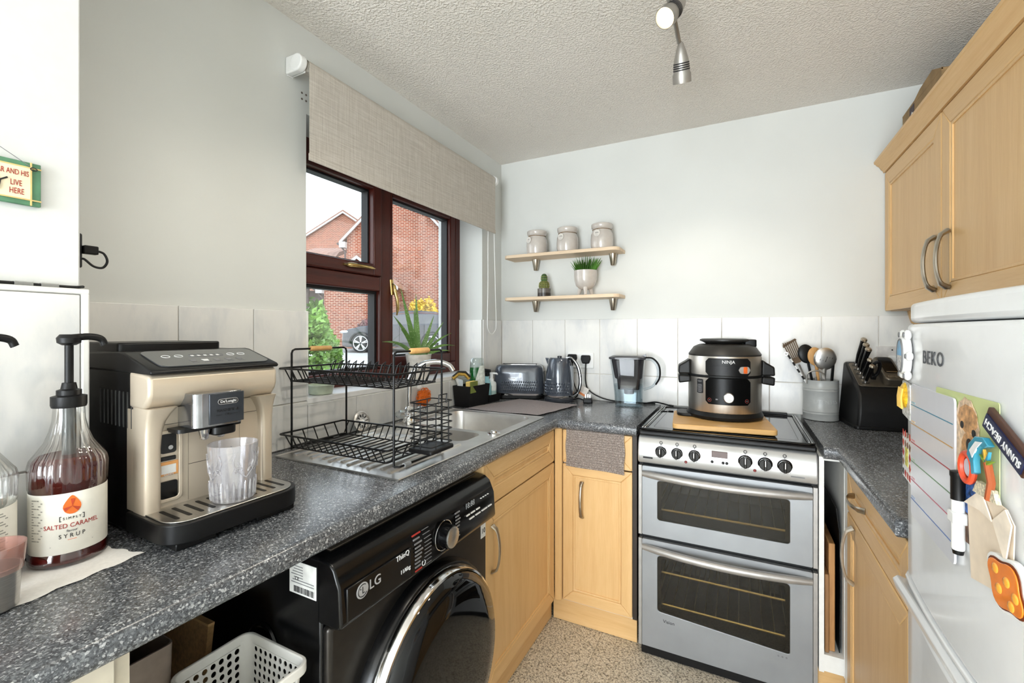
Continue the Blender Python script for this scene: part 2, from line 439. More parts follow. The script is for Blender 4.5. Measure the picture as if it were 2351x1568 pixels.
# ------------------------------------------------------------------ the window
wn = sroot('window_1')
FX0, FX1 = -.225, -.150
def mem(n, y0, y1, z0, z1, x0=FX0, x1=FX1, up=False, p=wn, bev=.006): return obj(n, G().box(x0, x1, y0, y1, z0, z1), MAHOGZ if up else MAHOG, p, bev=bev, seg=3)
mem('frame_jamb', -1.390, -1.330, WZ0 - .01, 1.995, up=True); mem('frame_jamb', -.268, -.212, WZ0 - .01, 1.995, up=True)
mem('frame_head', -1.33, -.268, 1.935, 1.995); mem('frame_sill', -1.33, -.268, WZ0 - .01, 1.092)
mem('mullion', -.865, -.795, 1.092, 1.935, up=True)
mem('transom', -1.33, -.865, 1.440, 1.505)
def sash(y0, y1, z0, z1, wd=.05, x0=-.215, x1=-.138, wl=None):
    wl = wl or wd
    r = obj('sash', G().box(x0, x1, y0, y0 + wl, z0, z1).box(x0, x1, y1 - wd, y1, z0, z1), MAHOGZ, wn, bev=.007, seg=3)
    obj('sash_rail', G().box(x0, x1 - .0005, y0 + wl, y1 - wd, z0, z0 + wd).box(x0, x1 - .0005, y0 + wl, y1 - wd, z1 - wd, z1), MAHOG, r, bev=.007, seg=3)
    gk = mat('black_gasket', (26, 25, 26), .6)
    o2, i2 = [(y0 + wl, z0 + wd), (y1 - wd, z0 + wd), (y1 - wd, z1 - wd), (y0 + wl, z1 - wd)], [(y0 + wl + .008, z0 + wd + .008), (y1 - wd - .008, z0 + wd + .008), (y1 - wd - .008, z1 - wd - .008), (y0 + wl + .008, z1 - wd - .008)]
    obj('gasket', G().frame(o2, i2, 'x', -.208, -.17), gk, r)
    obj('pane', G().box(-.200, -.196, y0 + wl, y1 - wd, z0 + wd, z1 - wd), PANE, r)
    return r
s1 = sash(-1.330, -.865, 1.505, 1.935)
s2 = sash(-.795, -.268, 1.092, 1.935, x1=-.15, wl=.014)
gk = mat('black_gasket', (26, 25, 26), .6)
obj('gasket', G().frame([(-1.33, 1.092), (-.865, 1.092), (-.865, 1.44), (-1.33, 1.44)], [(-1.318, 1.104), (-.877, 1.104), (-.877, 1.428), (-1.318, 1.428)], 'x', -.215, -.175), gk, wn)
obj('pane', G().box(-.200, -.196, -1.33, -.865, 1.092, 1.44), PANE, wn)
BRASS = mat('polished_brass', (206, 178, 118), .16, 1., var=.05)
def whandle(name, p, along, sgn):
    p = Vector(p); a = Vector(along); h = Vector((1, 0, 0))
    g = G().tube([p - a * .022, p - a * .01 + h * .010, p + a * .02 + h * .016, p + a * .05 + h * .024, p + a * .09 + h * .024, p + a * .125 + h * .014], .008, 10, radii=[.006, .010, .0095, .008, .008, .003])
    g.tube([p - a * .04, p + a * .03], .011, 10, flat=(1, .5))
    return g
o = obj('window_handle', whandle('h', (-.138, -1.05, 1.533), (0, 1, 0), 1), BRASS, wn)
o = obj('window_handle', whandle('h', (-.148, -.79, 1.46), (0, .12, -1), 1), BRASS, wn)
struct('window_sill', G().box(-.15, .002, WY0 + .001, WY1 - .001, WZ0 - .014, WZ0 + .006), mat('white_sill_paint', (240, 240, 240), .35, var=.01), bev=.003)

# ------------------------------------------------------------------ outside, seen through the window
FW, RT = Vector((-.4546, .8907, 0)), Vector((.8907, .4546, 0)); C0 = Vector((1.2962, -2.3961, 0))
def zg(d): return -.12 + .0326 * d
def OUT(d, l, z=0): p = C0 + FW * d + RT * l; return Vector((p.x, p.y, z))
YAW = R(27.036)
def m_brick(name, a, b, mort):
    s = NT(name); s.set(rough=.85, spec=.2)
    cm = s.n('ShaderNodeCombineXYZ'); sp = s.n('ShaderNodeSeparateXYZ'); s.l(s.tc.outputs['Object'], sp.inputs[0])
    ad = s.n('ShaderNodeMath', operation='ADD'); s.l(sp.outputs[0], ad.inputs[0]); s.l(sp.outputs[1], ad.inputs[1])
    s.l(ad.outputs[0], cm.inputs[0]); s.l(sp.outputs[2], cm.inputs[1])
    br = s.n('ShaderNodeTexBrick'); br.inputs['Scale'].default_value = 1; br.inputs['Brick Width'].default_value = .225; br.inputs['Row Height'].default_value = .075
    br.inputs['Mortar Size'].default_value = .010; br.inputs['Color1'].default_value = L(a); br.inputs['Color2'].default_value = L(b); br.inputs['Mortar'].default_value = L(mort); br.inputs['Bias'].default_value = -.2
    s.l(cm.outputs[0], br.inputs['Vector']); s.color(br.outputs['Color']); return s.m
def m_roof():
    s = NT('concrete_roof_tile'); s.set(rough=.9)
    v = s.mp(); wv = s.n('ShaderNodeTexWave', bands_direction='X'); wv.inputs['Scale'].default_value = 1.05; s.l(v, wv.inputs[0])
    s.color(s.mix(s.noise(v, 3), (126, 92, 78), (150, 112, 94))); s.bump(wv.outputs['Fac'], .8, .05); return s.m
BRICK, ROOF = m_brick('orange_brick', (140, 68, 46), (108, 50, 36), (186, 166, 148)), m_roof()
FASCIA = mat('white_fascia', (170, 168, 168), .5); DOWN = mat('dark_gutter', (72, 58, 56), .5)
def house(name, label, d, l0, l1, zb, ze, zp, depth, lp=None, ov=.28, gutter=True):
    lp = (l0 + l1) / 2 if lp is None else lp
    t = thing(name, label, 'house', OUT(d, l0, zb), YAW)
    W, E, P, p = l1 - l0, ze - zb, zp - zb, lp - l0
    obj('gable_wall', G().prism([(0, 0), (W, 0), (W, E), (p, P), (0, E)], 'y', 0, .3), BRICK, t)
    obj('side_wall', G().box(0, .3, .3, depth, 0, E), BRICK, t); obj('side_wall', G().box(W - .3, W, .3, depth, 0, E), BRICK, t)
    sl, sr = (P - E) / p, (P - E) / (W - p)
    for n_, pts in (('roof_slope', [(-ov, E - ov * sl), (p, P), (p, P + .16), (-ov, E - ov * sl + .16)]), ('roof_slope', [(W + ov, E - ov * sr), (p, P), (p, P + .16), (W + ov, E - ov * sr + .16)])):
        obj(n_, G().prism(pts, 'y', -.22, depth), ROOF, t)
    for pts in ([(-ov, E - ov * sl - .09), (p, P - .10), (p, P + .04), (-ov, E - ov * sl + .06)], [(W + ov, E - ov * sr - .09), (p, P - .10), (p, P + .04), (W + ov, E - ov * sr + .06)]):
        obj('bargeboard', G().prism(pts, 'y', -.26, -.2), FASCIA, t)
    obj('soffit_box', G().box(-ov, 0, -.25, .1, E - ov * sl - .22, E - ov * sl + .05), FASCIA, t)
    if gutter:
        zz = E - ov * sl - .05
        obj('gutter', G().tube([(-ov - .05, -.25, zz), (-ov - .05, depth, zz)], .06, 8), DOWN, t)
        obj('downpipe', G().tube([(-ov - .05, -.1, zz), (-.06, -.06, zz - .35), (-.06, -.06, .05)], .04, 8), DOWN, t)
    return t
house('brick_house', 'large brick gable house close behind the parked car', 21, -7.72, -2.9, .5, 5.66, 8.2, 5, lp=-5.3)
house('brick_garage', 'lower brick garage gable left of the car, behind the shrub', 19.6, -8.20, -5.2, .5, 3.35, 4.5, 1.2, lp=-6.7)
house('brick_house', 'distant brick house whose pale-roofed peak shows in the top pane', 33, -16.4, -8.4, .6, 7.4, 10.0, 6, lp=-12.35)
# porch with a tiled roof left of the garage
t = thing('porch', 'dark timber porch with tiled roof at left edge of the window view', 'porch', OUT(20.6, -10.6, .5), YAW)
obj('roof', G().prism([(-.6, 2.9), (2.0, 4.75), (3.6, 5.25), (3.6, 5.05), (2.0, 4.55), (-.6, 2.7)], 'x', 0, 1.9).map(lambda v: (v.x, v.y, v.z)), ROOF, t)
obj('back_wall', G().box(0, 1.9, .8, 1.0, 0, 2.7), DOWN, t)
for x in (.5, 1.15, 1.7): obj('post', G().box(x, x + .12, 0, .12, 0, 2.75), DOWN, t)

# parked car: sections along its length
PAINT = mat('navy_car_paint', (22, 27, 38), .16, .1, var=.05, coat=.8)
CARGL = mat('car_glass', (48, 56, 66), .05, 0, var=.05, coat=1.)
car = thing('car', 'dark blue car parked outside, seen through the window', 'car', OUT(17.2, -6.62, zg(17.2)), YAW)
def ring(x, hw, z0, z1, tw):   # one cross section, y = 0 nearest the viewer side
    yc = .92
    return [(x, yc - hw, z0), (x, yc + hw, z0), (x, yc + hw, (z0 + z1) * .55), (x, yc + tw, z1), (x, yc - tw, z1), (x, yc - hw, (z0 + z1) * .55)]
low = [(0.0, .62, .36, .62, .55), (.06, .78, .26, .78, .70), (.28, .88, .22, .90, .80), (.8, .92, .22, 1.02, .84), (1.4, .92, .22, 1.07, .86), (2.4, .93, .24, 1.09, .88), (3.6, .93, .24, 1.12, .88), (4.25, .90, .28, 1.12, .84), (4.55, .84, .34, 1.05, .76), (4.64, .74, .42, .92, .66)]
obj('body', G().loft([ring(*q) for q in low]), PAINT, car, bev=.03, seg=3)
gh = [(1.22, .80, 1.04, 1.08, .78), (1.75, .84, 1.05, 1.46, .66), (2.15, .85, 1.06, 1.58, .64), (2.9, .86, 1.08, 1.62, .64), (3.6, .86, 1.10, 1.58, .64), (4.1, .84, 1.10, 1.46, .62), (4.42, .80, 1.08, 1.14, .70)]
obj('windows', G().loft([ring(*q) for q in gh]), CARGL, car, bev=.02)
obj('roof', G().loft([[(x, .92 - tw - .02, z1 - .05), (x, .92 + tw + .02, z1 - .05), (x, .92 + tw, z1 + .012), (x, .92 - tw, z1 + .012)] for x, hw, z0, z1, tw in gh[1:6]]), PAINT, car, bev=.01)
for x0, x1 in ((2.22, 2.30), (3.12, 3.22)): obj('door_pillar', G().loft([[(x0, .055, 1.08), (x1, .055, 1.08), (x1, .09, 1.08), (x0, .09, 1.08)], [(x0 + .05, .265, 1.57), (x1 + .05, .265, 1.57), (x1 + .05, .30, 1.57), (x0 + .05, .30, 1.57)]]), BLACKPL, car)
obj('sill_trim', G().box(1.2, 3.5, -.015, .03, .24, .40), DARKGREY, car, bev=.01)
for x, z in ((1.45, .93), (2.3, .93), (3.25, .95)): obj('door_seam', G().box(x, x + .012, -.016, .01, .42, 1.06), BLACKPL, car)
obj('headlamp', G().ell((.16, .16, .80), (.20, .10, .06)), mat('headlamp_lens', (200, 205, 212), .08, .4, coat=1.), car)
obj('front_grille', G().box(-.01, .05, .45, 1.4, .45, .68), BLACKPL, car, bev=.02)
obj('wing_mirror', G().ell((1.55, -.10, 1.12), (.11, .10, .07)), PAINT, car)
for wx in (.83, 3.56):
    wl = obj('wheel', G().lathe([(.25, .0), (.30, -.02), (.36, 0), (.37, .08), (.36, .2), (.25, .22)], (wx, -.02, .365), 28, 'y'), mat('tyre', (30, 30, 31), .8), car)
    obj('wheel_arch', G().tube([(wx + .43 * cos(a), -.01, .36 + .43 * sin(a)) for a in [pi * k / 14 for k in range(15)]], .035, 6), DARKGREY, car)
    obj('wheel_disc', G().lathe([(.01, .05), (.27, .05), (.27, .1)], (wx, -.02, .365), 24, 'y'), DARKGREY, wl)
    for k in range(5):
        a0 = 2 * pi * k / 5 + .3
        gsp = G()
        for da in (-.13, .13): gsp.tube([(wx + .04 * cos(a0), -.02, .365 + .04 * sin(a0)), (wx + .27 * cos(a0 + da), -.025, .365 + .27 * sin(a0 + da))], .022, 6)
        obj('spoke', gsp, mat('alloy', (214, 214, 214), .3, .7), wl)
    obj('rim', G().tube([(wx + .275 * cos(a), -.025, .365 + .275 * sin(a)) for a in [2 * pi * k / 24 for k in range(24)]], .018, 6, closed=True), mat('alloy', (214, 214, 214), .3, .7), wl)

# ground outside
g = G(); P = [OUT(d, l) for d, l in ((1.2, -9), (1.2, 6), (40, 26), (40, -40))]
def zo(p): return zg((Vector((p.x, p.y, 0)) - C0).dot(FW))
g.face([(-.3, -7, -.12), (-.3, 1.2, -.05), tuple(OUT(16, 4, zg(16))), tuple(OUT(44, 30, zg(44))), tuple(OUT(44, -40, zg(44))), tuple(OUT(14, -22, zg(14)))])
og = struct('ground_outside', g, mat('pale_paving', (168, 163, 156), .9, var=.06, scale=3))
LEAF = mat('shrub_leaf', (92, 124, 50), .5, var=.35, scale=4); LEAFY = mat('yellow_leaf', (204, 168, 40), .6, var=.15, scale=4); LEAFP = mat('plum_leaf', (130, 92, 92), .6, var=.2, scale=4); BARK = mat('bark', (92, 74, 58), .8)
def shrub(name, label, p, rx, ry, rz, n, ls, m, cz=None):
    t = thing(name, label, 'shrub', p); rnd = random.Random(len(label) * 7 + n); g = G()
    for k in range(n):
        th, ph, q = rnd.uniform(0, 2 * pi), math.acos(rnd.uniform(-1, 1)), rnd.uniform(.72, 1.04) ** .6
        lump = 1 + .14 * sin(3 * th + 2 * ph) + .1 * sin(5 * ph + th)
        c = Vector((rx * sin(ph) * cos(th), ry * sin(ph) * sin(th), rz * cos(ph))) * q * lump; c.z += rz
        a = Vector((rnd.gauss(0, 1), rnd.gauss(0, 1), rnd.gauss(0, 1))).normalized(); b = a.orthogonal().normalized(); s_ = ls * rnd.uniform(.6, 1.3)
        g.face([c - a * s_, c + b * s_ * .5, c + a * s_, c - b * s_ * .5])
    bmx = g.bm; me = bpy.data.meshes.new('foliage'); bmx.to_mesh(me); bmx.free(); link('foliage', me, m, t)
    gb = G()
    for k in range(4):
        a = 2 * pi * k / 4; gb.tube([(.03 * cos(a), .03 * sin(a), -.05), (rx * .3 * cos(a), ry * .3 * sin(a), rz * .9), (rx * .6 * cos(a + .3), ry * .6 * sin(a + .3), rz * 1.4)], .02, 6, radii=[.03, .02, .01])
    obj('stem', gb, BARK, t)
    return t
shrub('green_shrub', 'leafy green shrub outside, at left of the lower window pane', OUT(6.1, -2.76, zg(6.1)), .40, .40, .74, 5200, .05, LEAF)
shrub('green_shrub', 'low green plants beneath the shrub outside the window', OUT(4.3, -1.86, zg(4.3)), .34, .34, .42, 2200, .04, LEAF)
shrub('yellow_shrub', 'yellow flowering shrub behind the parked car', OUT(20.0, -3.95, zg(20)), .85, .4, 1.04, 2600, .10, LEAFY)
shrub('plum_shrub', 'small reddish shrub behind the car bonnet', OUT(19.32, -6.1, zg(19.3)), .75, .16, .62, 1500, .09, LEAFP)
# ================================================================== worktops
def slab(xs, ys, inside, z0, z1, soft, rad=.012):
    """flat slab from grid cells; edges where soft(mid) is true are rounded over"""
    bm = bmesh.new(); V = {}
    def v(i, j, k):
        if (i, j, k) not in V: V[(i, j, k)] = bm.verts.new((xs[i], ys[j], (z0, z1)[k]))
        return V[(i, j, k)]
    nx, ny = len(xs) - 1, len(ys) - 1
    ins = lambda i, j: 0 <= i < nx and 0 <= j < ny and inside((xs[i] + xs[i + 1]) / 2, (ys[j] + ys[j + 1]) / 2)
    for i in range(nx):
        for j in range(ny):
            if not ins(i, j): continue
            for k in (0, 1): bm.faces.new([v(i, j, k), v(i + 1, j, k), v(i + 1, j + 1, k), v(i, j + 1, k)])
            for (di, dj), (a, b) in {(-1, 0): ((i, j), (i, j + 1)), (1, 0): ((i + 1, j), (i + 1, j + 1)), (0, -1): ((i, j), (i + 1, j)), (0, 1): ((i, j + 1), (i + 1, j + 1))}.items():
                if not ins(i + di, j + dj): bm.faces.new([v(*a, 0), v(*b, 0), v(*b, 1), v(*a, 1)])
    bmesh.ops.recalc_face_normals(bm, faces=bm.faces)
    es = []
    for e in bm.edges:
        a, b = e.verts
        if abs(a.co.z - b.co.z) < 1e-6:
            fs = [f for f in e.link_faces if abs(f.normal.z) < .5]
            if fs and soft((a.co + b.co) / 2, a.co.z > (z0 + z1) / 2): es.append(e)
    if es: bmesh.ops.bevel(bm, geom=es, offset=rad, segments=4, profile=.5, affect='EDGES')
    g = G(); g.bm.free(); g.bm = bm; return g
SX0, SX1, SY0, SY1 = .062, .532, -1.525, -.600       # sink outline
YB = -3.0
g = slab([.001, SX0 + .012, SX1 - .012, .600, .929], [YB, SY0 + .012, SY1 - .012, -.600, -.0015],
         lambda x, y: ((x < .600) or (y > -.600)) and not (SX0 < x < SX1 and SY0 < y < SY1 - .006),
         ZT - .04, ZT, lambda p, top: (abs(p.x - .600) < 1e-4 and p.y < -.600) or (abs(p.y + .600) < 1e-4 and p.x > .600))
tag(obj('worktop', g, TOP), 'grey speckled L-shaped worktop with the steel sink set into it', 'worktop')
g = slab([1.535, 1.570, XR - .001], [-1.245, -.640, -.0015], lambda x, y: x > 1.570 or y > -.640, ZT - .04, ZT,
         lambda p, top: (abs(p.x - 1.570) < 1e-4 and p.y < -.64) or (abs(p.y + .640) < 1e-4 and p.x < 1.57) or abs(p.y + 1.245) < 1e-4)
tag(obj('worktop', g, TOP), 'dark speckled worktop right of the cooker, under the knife block', 'worktop')

# ================================================================== base and wall cabinets
def shaker(root, name, x0, x1, z0, z1, y=0., grain=BEECH, rail=.052, th=.019, inset=True):
    """door or drawer front in the root's local frame: face looks to -y, four mitred rails around a recessed panel"""
    d = obj(name, G().box(x0 + .004, x1 - .004, y + .006, y + th, z0 + .004, z1 - .004), grain, root)
    o = [(x0, z0), (x1, z0), (x1, z1), (x0, z1)]; i = [(x0 + rail, z0 + rail), (x1 - rail, z0 + rail), (x1 - rail, z1 - rail), (x0 + rail, z1 - rail)]
    for a, b, m_ in ((0, 1, BEECHX), (1, 2, BEECH), (2, 3, BEECHX), (3, 0, BEECH)):
        obj('rail', G().prism([o[a], o[b], i[b], i[a]], 'y', y, y + th - .002), m_, d, bev=.003, seg=2)
    k = rail + .009
    i2 = [(x0 + k, z0 + k), (x1 - k, z0 + k), (x1 - k, z1 - k), (x0 + k, z1 - k)]
    obj('bead', G().frame(i, i2, 'y', y + .0015, y + .008), BEECH, d, bev=.002)
    return d
def bow_handle(x, z, y=0., L_=.15, m=NICKEL, horiz=False, wd=.012):
    """flat bow handle, standing up or lying along the drawer"""
    pts = []
    for k in range(17):
        t = k / 16; s_ = -L_ / 2 + L_ * t; o_ = -.003 - .027 * (max(0, sin(pi * t)) ** .38)
        pts.append((x + s_, y + o_, z) if horiz else (x, y + o_, z + s_))
    rad = [wd * (1.0 if k in (0, 16) else .85 if k in (1, 15) else .62) for k in range(17)]
    g = G().tube(pts, .006, 10, radii=rad, flat=(1, .42) if not horiz else (.42, 1))
    return g
# --- sink base cabinet (front looks to +x)
c = thing('sink_cabinet', 'beech base cabinet under the sink, beside the washing machine', 'cabinet', (.580, -.89, 0), R(90))
obj('carcass', G().box(-.283, -.266, .02, .56, .10, ZT - .041).box(.287, .300, .02, .56, .10, ZT - .041).box(-.266, .287, .02, .56, .10, .118).box(-.266, .287, .545, .56, .118, .70), WHITEMEL, c)
obj('end_panel', G().box(-.298, -.284, 0, .56, .0, ZT - .041), BEECH, c)
d = shaker(c, 'drawer_front', -.282, .298, .702, .838)
d = shaker(c, 'door', -.282, .298, .105, .696)
obj('handle', bow_handle(-.246, .560), NICKEL, d)
obj('plinth', G().box(-.298, .34, .030, .046, .002, .104), BEECHY if False else BEECHX, c)
# --- corner post
c = thing('corner_post', 'narrow beech corner post between the two base cabinets', 'cabinet', (.598, -.590, 0))
obj('post', G().prism([(-.018, 0), (.0, 0), (.012, .010), (.012, .028), (-.018, .028)], 'z', .105, ZT - .041), BEECH, c, bev=.003)
# --- cabinet left of the cooker (front looks to -y)
c = thing('narrow_cabinet', 'narrow beech base cabinet left of the cooker, with grey cloth over its drawer', 'cabinet', (.612, -.580, 0))
obj('carcass', G().box(0, .016, .02, .56, .10, ZT - .041).box(.293, .309, .02, .56, .10, ZT - .041).box(.016, .293, .02, .56, .10, .118).box(.016, .293, .545, .56, .118, .84), WHITEMEL, c)
d = shaker(c, 'drawer_front', .002, .296, .700, .840)
d = shaker(c, 'door', .002, .296, .112, .694, rail=.045)
obj('handle', bow_handle(.088, .552, wd=.009), NICKEL, d)
obj('plinth', G().box(-.052, .309, .030, .046, .002, .110), BEECHX, c)
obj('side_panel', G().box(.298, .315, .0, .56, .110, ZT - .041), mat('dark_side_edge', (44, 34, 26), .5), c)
# --- grey ribbed cloth over that drawer front: rows of woven loops
def m_cloth():
    s = NT('grey_chenille'); s.set(rough=.95, sheen=.3); v = s.mp((1, 1, 1)); f = s.noise(v, 260, 2); s.color(s.ramp(f, [(.3, (104, 92, 86)), (.55, (150, 138, 130)), (.75, (182, 172, 164))])); s.bump(f, .6, .003); return s.m
CLOTH = m_cloth()
def cloth(x0, x1, z0, z1, y, nr, amp):
    nx, nz = 60, nr * 4; bm = bmesh.new(); V = []
    for j in range(nz + 1):
        row = []
        for i in range(nx + 1):
            u, t = i / nx, j / nz
            row.append(bm.verts.new((x0 + (x1 - x0) * u + .004 * sin(9 * t + 3) * (u - .5), y - amp * (1 + .8 * sin(2 * pi * nr * t)) * .5 - .0015 * sin(2 * pi * 24 * u) - .004 * (1 - t) * sin(7 * u), z0 + (z1 - z0) * t - .006 * u * (1 - t))))
        V.append(row)
    for j in range(nz):
        for i in range(nx): bm.faces.new([V[j][i], V[j][i + 1], V[j + 1][i + 1], V[j + 1][i]])
    bmesh.ops.solidify(bm, geom=bm.faces[:], thickness=-.003)
    g = G(); g.bm.free(); g.bm = bm; return g
tag(obj('hand_towel', cloth(.632, .880, .690, .8445, -.588, 16, .004), CLOTH), 'grey chenille towel tucked over the drawer left of the cooker', 'towel')
# --- open tray slot right of the cooker
c = thing('tray_slot_cabinet', 'open white slot cabinet right of the cooker, holding chopping boards upright', 'cabinet', (1.527, -.600, 0))
obj('side_panel', G().box(0, .014, 0, .56, .13, ZT - .041), WHITEMEL, c); obj('side_panel', G().box(.068, .082, 0, .56, .13, ZT - .041), WHITEMEL, c)
obj('base_shelf', G().box(.014, .068, 0, .56, .135, .190), WHITEMEL, c); obj('top_rail', G().box(.014, .068, .002, .05, .832, ZT - .041), WHITEMEL, c)
obj('back_panel', G().box(.014, .068, .55, .56, .19, .832), WHITEMEL, c)
obj('plinth', G().box(0, .10, .03, .046, .002, .13), BEECHX, c)
# --- right cabinet (front looks to -x)
c = thing('drawer_cabinet', 'beech drawer-line cabinet on the right, next to the fridge', 'cabinet', (1.592, -.95, 0), R(-90))
obj('carcass', G().box(-.287, -.27, .02, .57, .10, ZT - .041).box(.27, .287, .02, .57, .10, ZT - .041).box(-.27, .27, .02, .57, .10, .118), WHITEMEL, c)
obj('filler_post', G().box(-.342, -.296, .004, .05, .10, ZT - .041), WHITEMEL, c)
d = shaker(c, 'drawer_front', -.285, .290, .702, .838); obj('handle', bow_handle(-.105, .782, L_=.13, horiz=True, wd=.009), NICKEL, d)
d = shaker(c, 'door', -.285, .290, .105, .696); obj('handle', bow_handle(-.185, .60, L_=.165, wd=.015), mat('pale_nickel', (206, 196, 180), .38, .7), d)
obj('plinth', G().box(-.342, .29, .03, .046, .002, .10), BEECHX, c)
# --- wall cabinets (front looks to -x)
UX, UZ0, UZ1 = 1.832, 1.344, 1.925
for k, (ya, yb) in enumerate(((-.010, -.606), (-.609, -1.205))):
    ctr = (ya + yb) / 2; hw = (ya - yb) / 2
    c = thing('wall_cabinet', ('beech wall cabinet in the far corner, left of the two', 'beech wall cabinet nearer the camera, over the fridge')[k], 'cabinet', (UX, ctr, 0), R(-90), 'beech wall cabinets')
    obj('carcass', G().box(-hw, -hw + .016, .02, XR - UX - .001, UZ0, UZ1).box(hw - .016, hw, .02, XR - UX - .001, UZ0, UZ1).box(-hw + .016, hw - .016, .02, XR - UX - .001, UZ0, UZ0 + .018).box(-hw + .016, hw - .016, .02, XR - UX - .001, UZ1 - .018, UZ1).box(-hw + .016, hw - .016, XR - UX - .008, XR - UX - .001, UZ0 + .018, UZ1 - .018), BEECH, c)
    d = shaker(c, 'door', -hw + .002, hw - .002, UZ0 + .001, UZ1 - .004, rail=.058)
    obj('handle', bow_handle((hw - .045) if k == 0 else (-hw + .055), 1.470, L_=.165, wd=.019), NICKEL, d)
c = thing('cornice', 'moulded beech cornice running along the top of the wall cabinets', 'cornice', (UX, 0, UZ1), 0)
prof = [(0.012, 0), (-.004, 0), (-.006, .008), (-.012, .014), (-.018, .026), (-.028, .034), (-.030, .039), (-.035, .041), (-.036, .050), (-.030, .053), (.03, .053), (.03, .045), (.012, .045)]
obj('moulding', G().prism(prof, 'y', -1.21, -.006), BEECHY, c, ang=50)
c = thing('light_pelmet', 'small shaped beech pelmet end under the wall cabinet', 'pelmet', (1.905, -.005, UZ0), 0)
obj('pelmet_board', G().prism([(0, 0), (.2, 0), (.2, -.06), (.03, -.06), (.012, -.05), (.006, -.03)], 'y', -.02, 0), BEECHX, c, bev=.002)

# ================================================================== cooker
SILVER = mat('silver_enamel', (154, 157, 160), .38, .5, var=.03, scale=8)
SILVERP = mat('silver_control_panel', (190, 190, 189), .36, .55, var=.03, scale=8)
HANDLE = mat('silver_handle', (172, 169, 165), .42, .6, var=.03)
OVENG = glass('dark_oven_glass', (214, 206, 184), .35, .03, .02, body=(20, 19, 16), bfac=.06)
CAVITY = mat('enamel_cavity', (44, 41, 33), .45, var=.15)
ck = thing('cooker', 'silver double oven cooker with black ceramic hob', 'cooker', (1.2305, -.600, 0))
hw = .293
obj('body', G().box(-hw, -hw + .015, .022, .59, .035, .855).box(hw - .015, hw, .022, .59, .035, .855).box(-hw + .015, hw - .015, .575, .59, .035, .855).box(-hw + .015, hw - .015, .022, .575, .445, .478).box(-hw + .015, hw - .015, .03, .575, .735, .855).box(-hw + .015, hw - .015, .03, .575, .035, .06), BLACKPL, ck)
obj('oven_liner', G().box(-.245, -.235, .03, .55, .07, .44).box(.235, .245, .03, .55, .07, .44).box(-.235, .235, .54, .55, .07, .44).box(-.235, .235, .03, .54, .07, .08).box(-.235, .235, .03, .54, .43, .44), CAVITY, ck)
obj('grill_liner', G().box(-.245, -.235, .03, .45, .49, .73).box(.235, .245, .03, .45, .49, .73).box(-.235, .235, .44, .45, .49, .73).box(-.235, .235, .03, .44, .49, .50).box(-.235, .235, .03, .44, .72, .73), CAVITY, ck)
def rack(z, ya, yb, n):
    g = G().tube([(-.232, ya, z), (.232, ya, z), (.232, yb, z), (-.232, yb, z)], .0045, 6, closed=True)
    for k in range(n):
        x = -.21 + .42 * k / (n - 1); g.tube([(x, ya - .004, z + .004), (x, ya, z + .002), (x, yb, z + .002)], .0022, 5)
    return g
for z, ya, yb, n in ((.560, .045, .42, 12), (.315, .045, .5, 12), (.190, .045, .5, 12)): obj('oven_rack', rack(z, ya, yb, n), mat('rack_wire', (226, 214, 190), .35, .4), ck)
hob = obj('hob', G().box(-.291, .291, -.006, .585, .856, .876), BLACKPL, ck, bev=.006)
obj('hob_glass', G().prism(rrect(-.27, .27, .02, .55, .012), 'z', .876, .8805), mat('ceramic_glass', (14, 14, 15), .05, coat=.3), hob)
obj('hob_rim', G().frame(rrect(-.289, .289, -.004, .584, .02), rrect(-.272, .272, .016, .552, .014), 'z', .876, .884), BLACKGL, hob, bev=.003)
obj('hob_line', G().frame(rrect(-.245, .245, .05, .50, .012), rrect(-.2435, .2435, .0515, .4985, .011), 'z', .8804, .8809), INKGREY, hob)
for sx_ in (-1, 1):
    for dx in (0, .009): obj('trim_strip', G().tube([(sx_ * (.278 - dx), .006, .886), (sx_ * (.278 - dx), .56, .886)], .0018, 6), CHROME, hob)
obj('rear_vent', G().box(-.15, .25, .555, .578, .884, .893), BLACKPL, hob, bev=.002)
pan = [(-.012, .752), (-.019, .762), (-.020, .79), (-.014, .825), (-.004, .845), (.006, .853), (.03, .853), (.03, .752)]
cp = obj('control_panel', G().prism(pan, 'x', -hw + .001, hw - .001), SILVERP, ck, bev=.004, ang=50)
for i, wx in enumerate((1.024, 1.082, 1.143, 1.309, 1.370, 1.428)):
    x = wx - 1.2305; r = .0185 if i < 3 else .0205
    k = obj('knob', G().lathe([(r * 1.12, -.016), (r * 1.12, -.019), (r, -.020), (r * .97, -.034), (r * .85, -.036)], (x, 0, .803), 24, 'y', cap0=True), BLACKGL, cp)
    obj('grip', G().box(x - .0045, x + .0045, -.046, -.034, .803 - r * .9, .803 + r * .9), BLACKGL, k, bev=.002)
    obj('pointer', G().box(x - .001, x + .001, -.0475, -.045, .800, .803 + r * .8), CHROME, k)
    obj('collar', G().lathe([(r * 1.2, -.0155), (r * 1.2, -.0185), (r * 1.1, -.0185)], (x, 0, .803), 24, 'y'), CHROME, k)
    gm = G().tube([(x + .005 * cos(a), -.0142, .836 + .005 * sin(a)) for a in [2 * pi * q / 10 for q in range(10)]], .0011, 5, closed=True).box(x - .001, x + .001, -.0165, -.0135, .826, .829)
    for q in range(9):
        a = R(-140 + 35 * q) - pi / 2 + pi / 2; a = R(200 + 17.5 * q * 1.25); gm.box(x + (r + .006) * cos(a) - .0007, x + (r + .006) * cos(a) + .0007, -.0205, -.018, .803 + (r + .006) * sin(a) - .0007, .803 + (r + .006) * sin(a) + .0007)
    dm_ = obj('dial_mark', gm, INKBLACK, cp); dm_['kind'] = 'stuff'
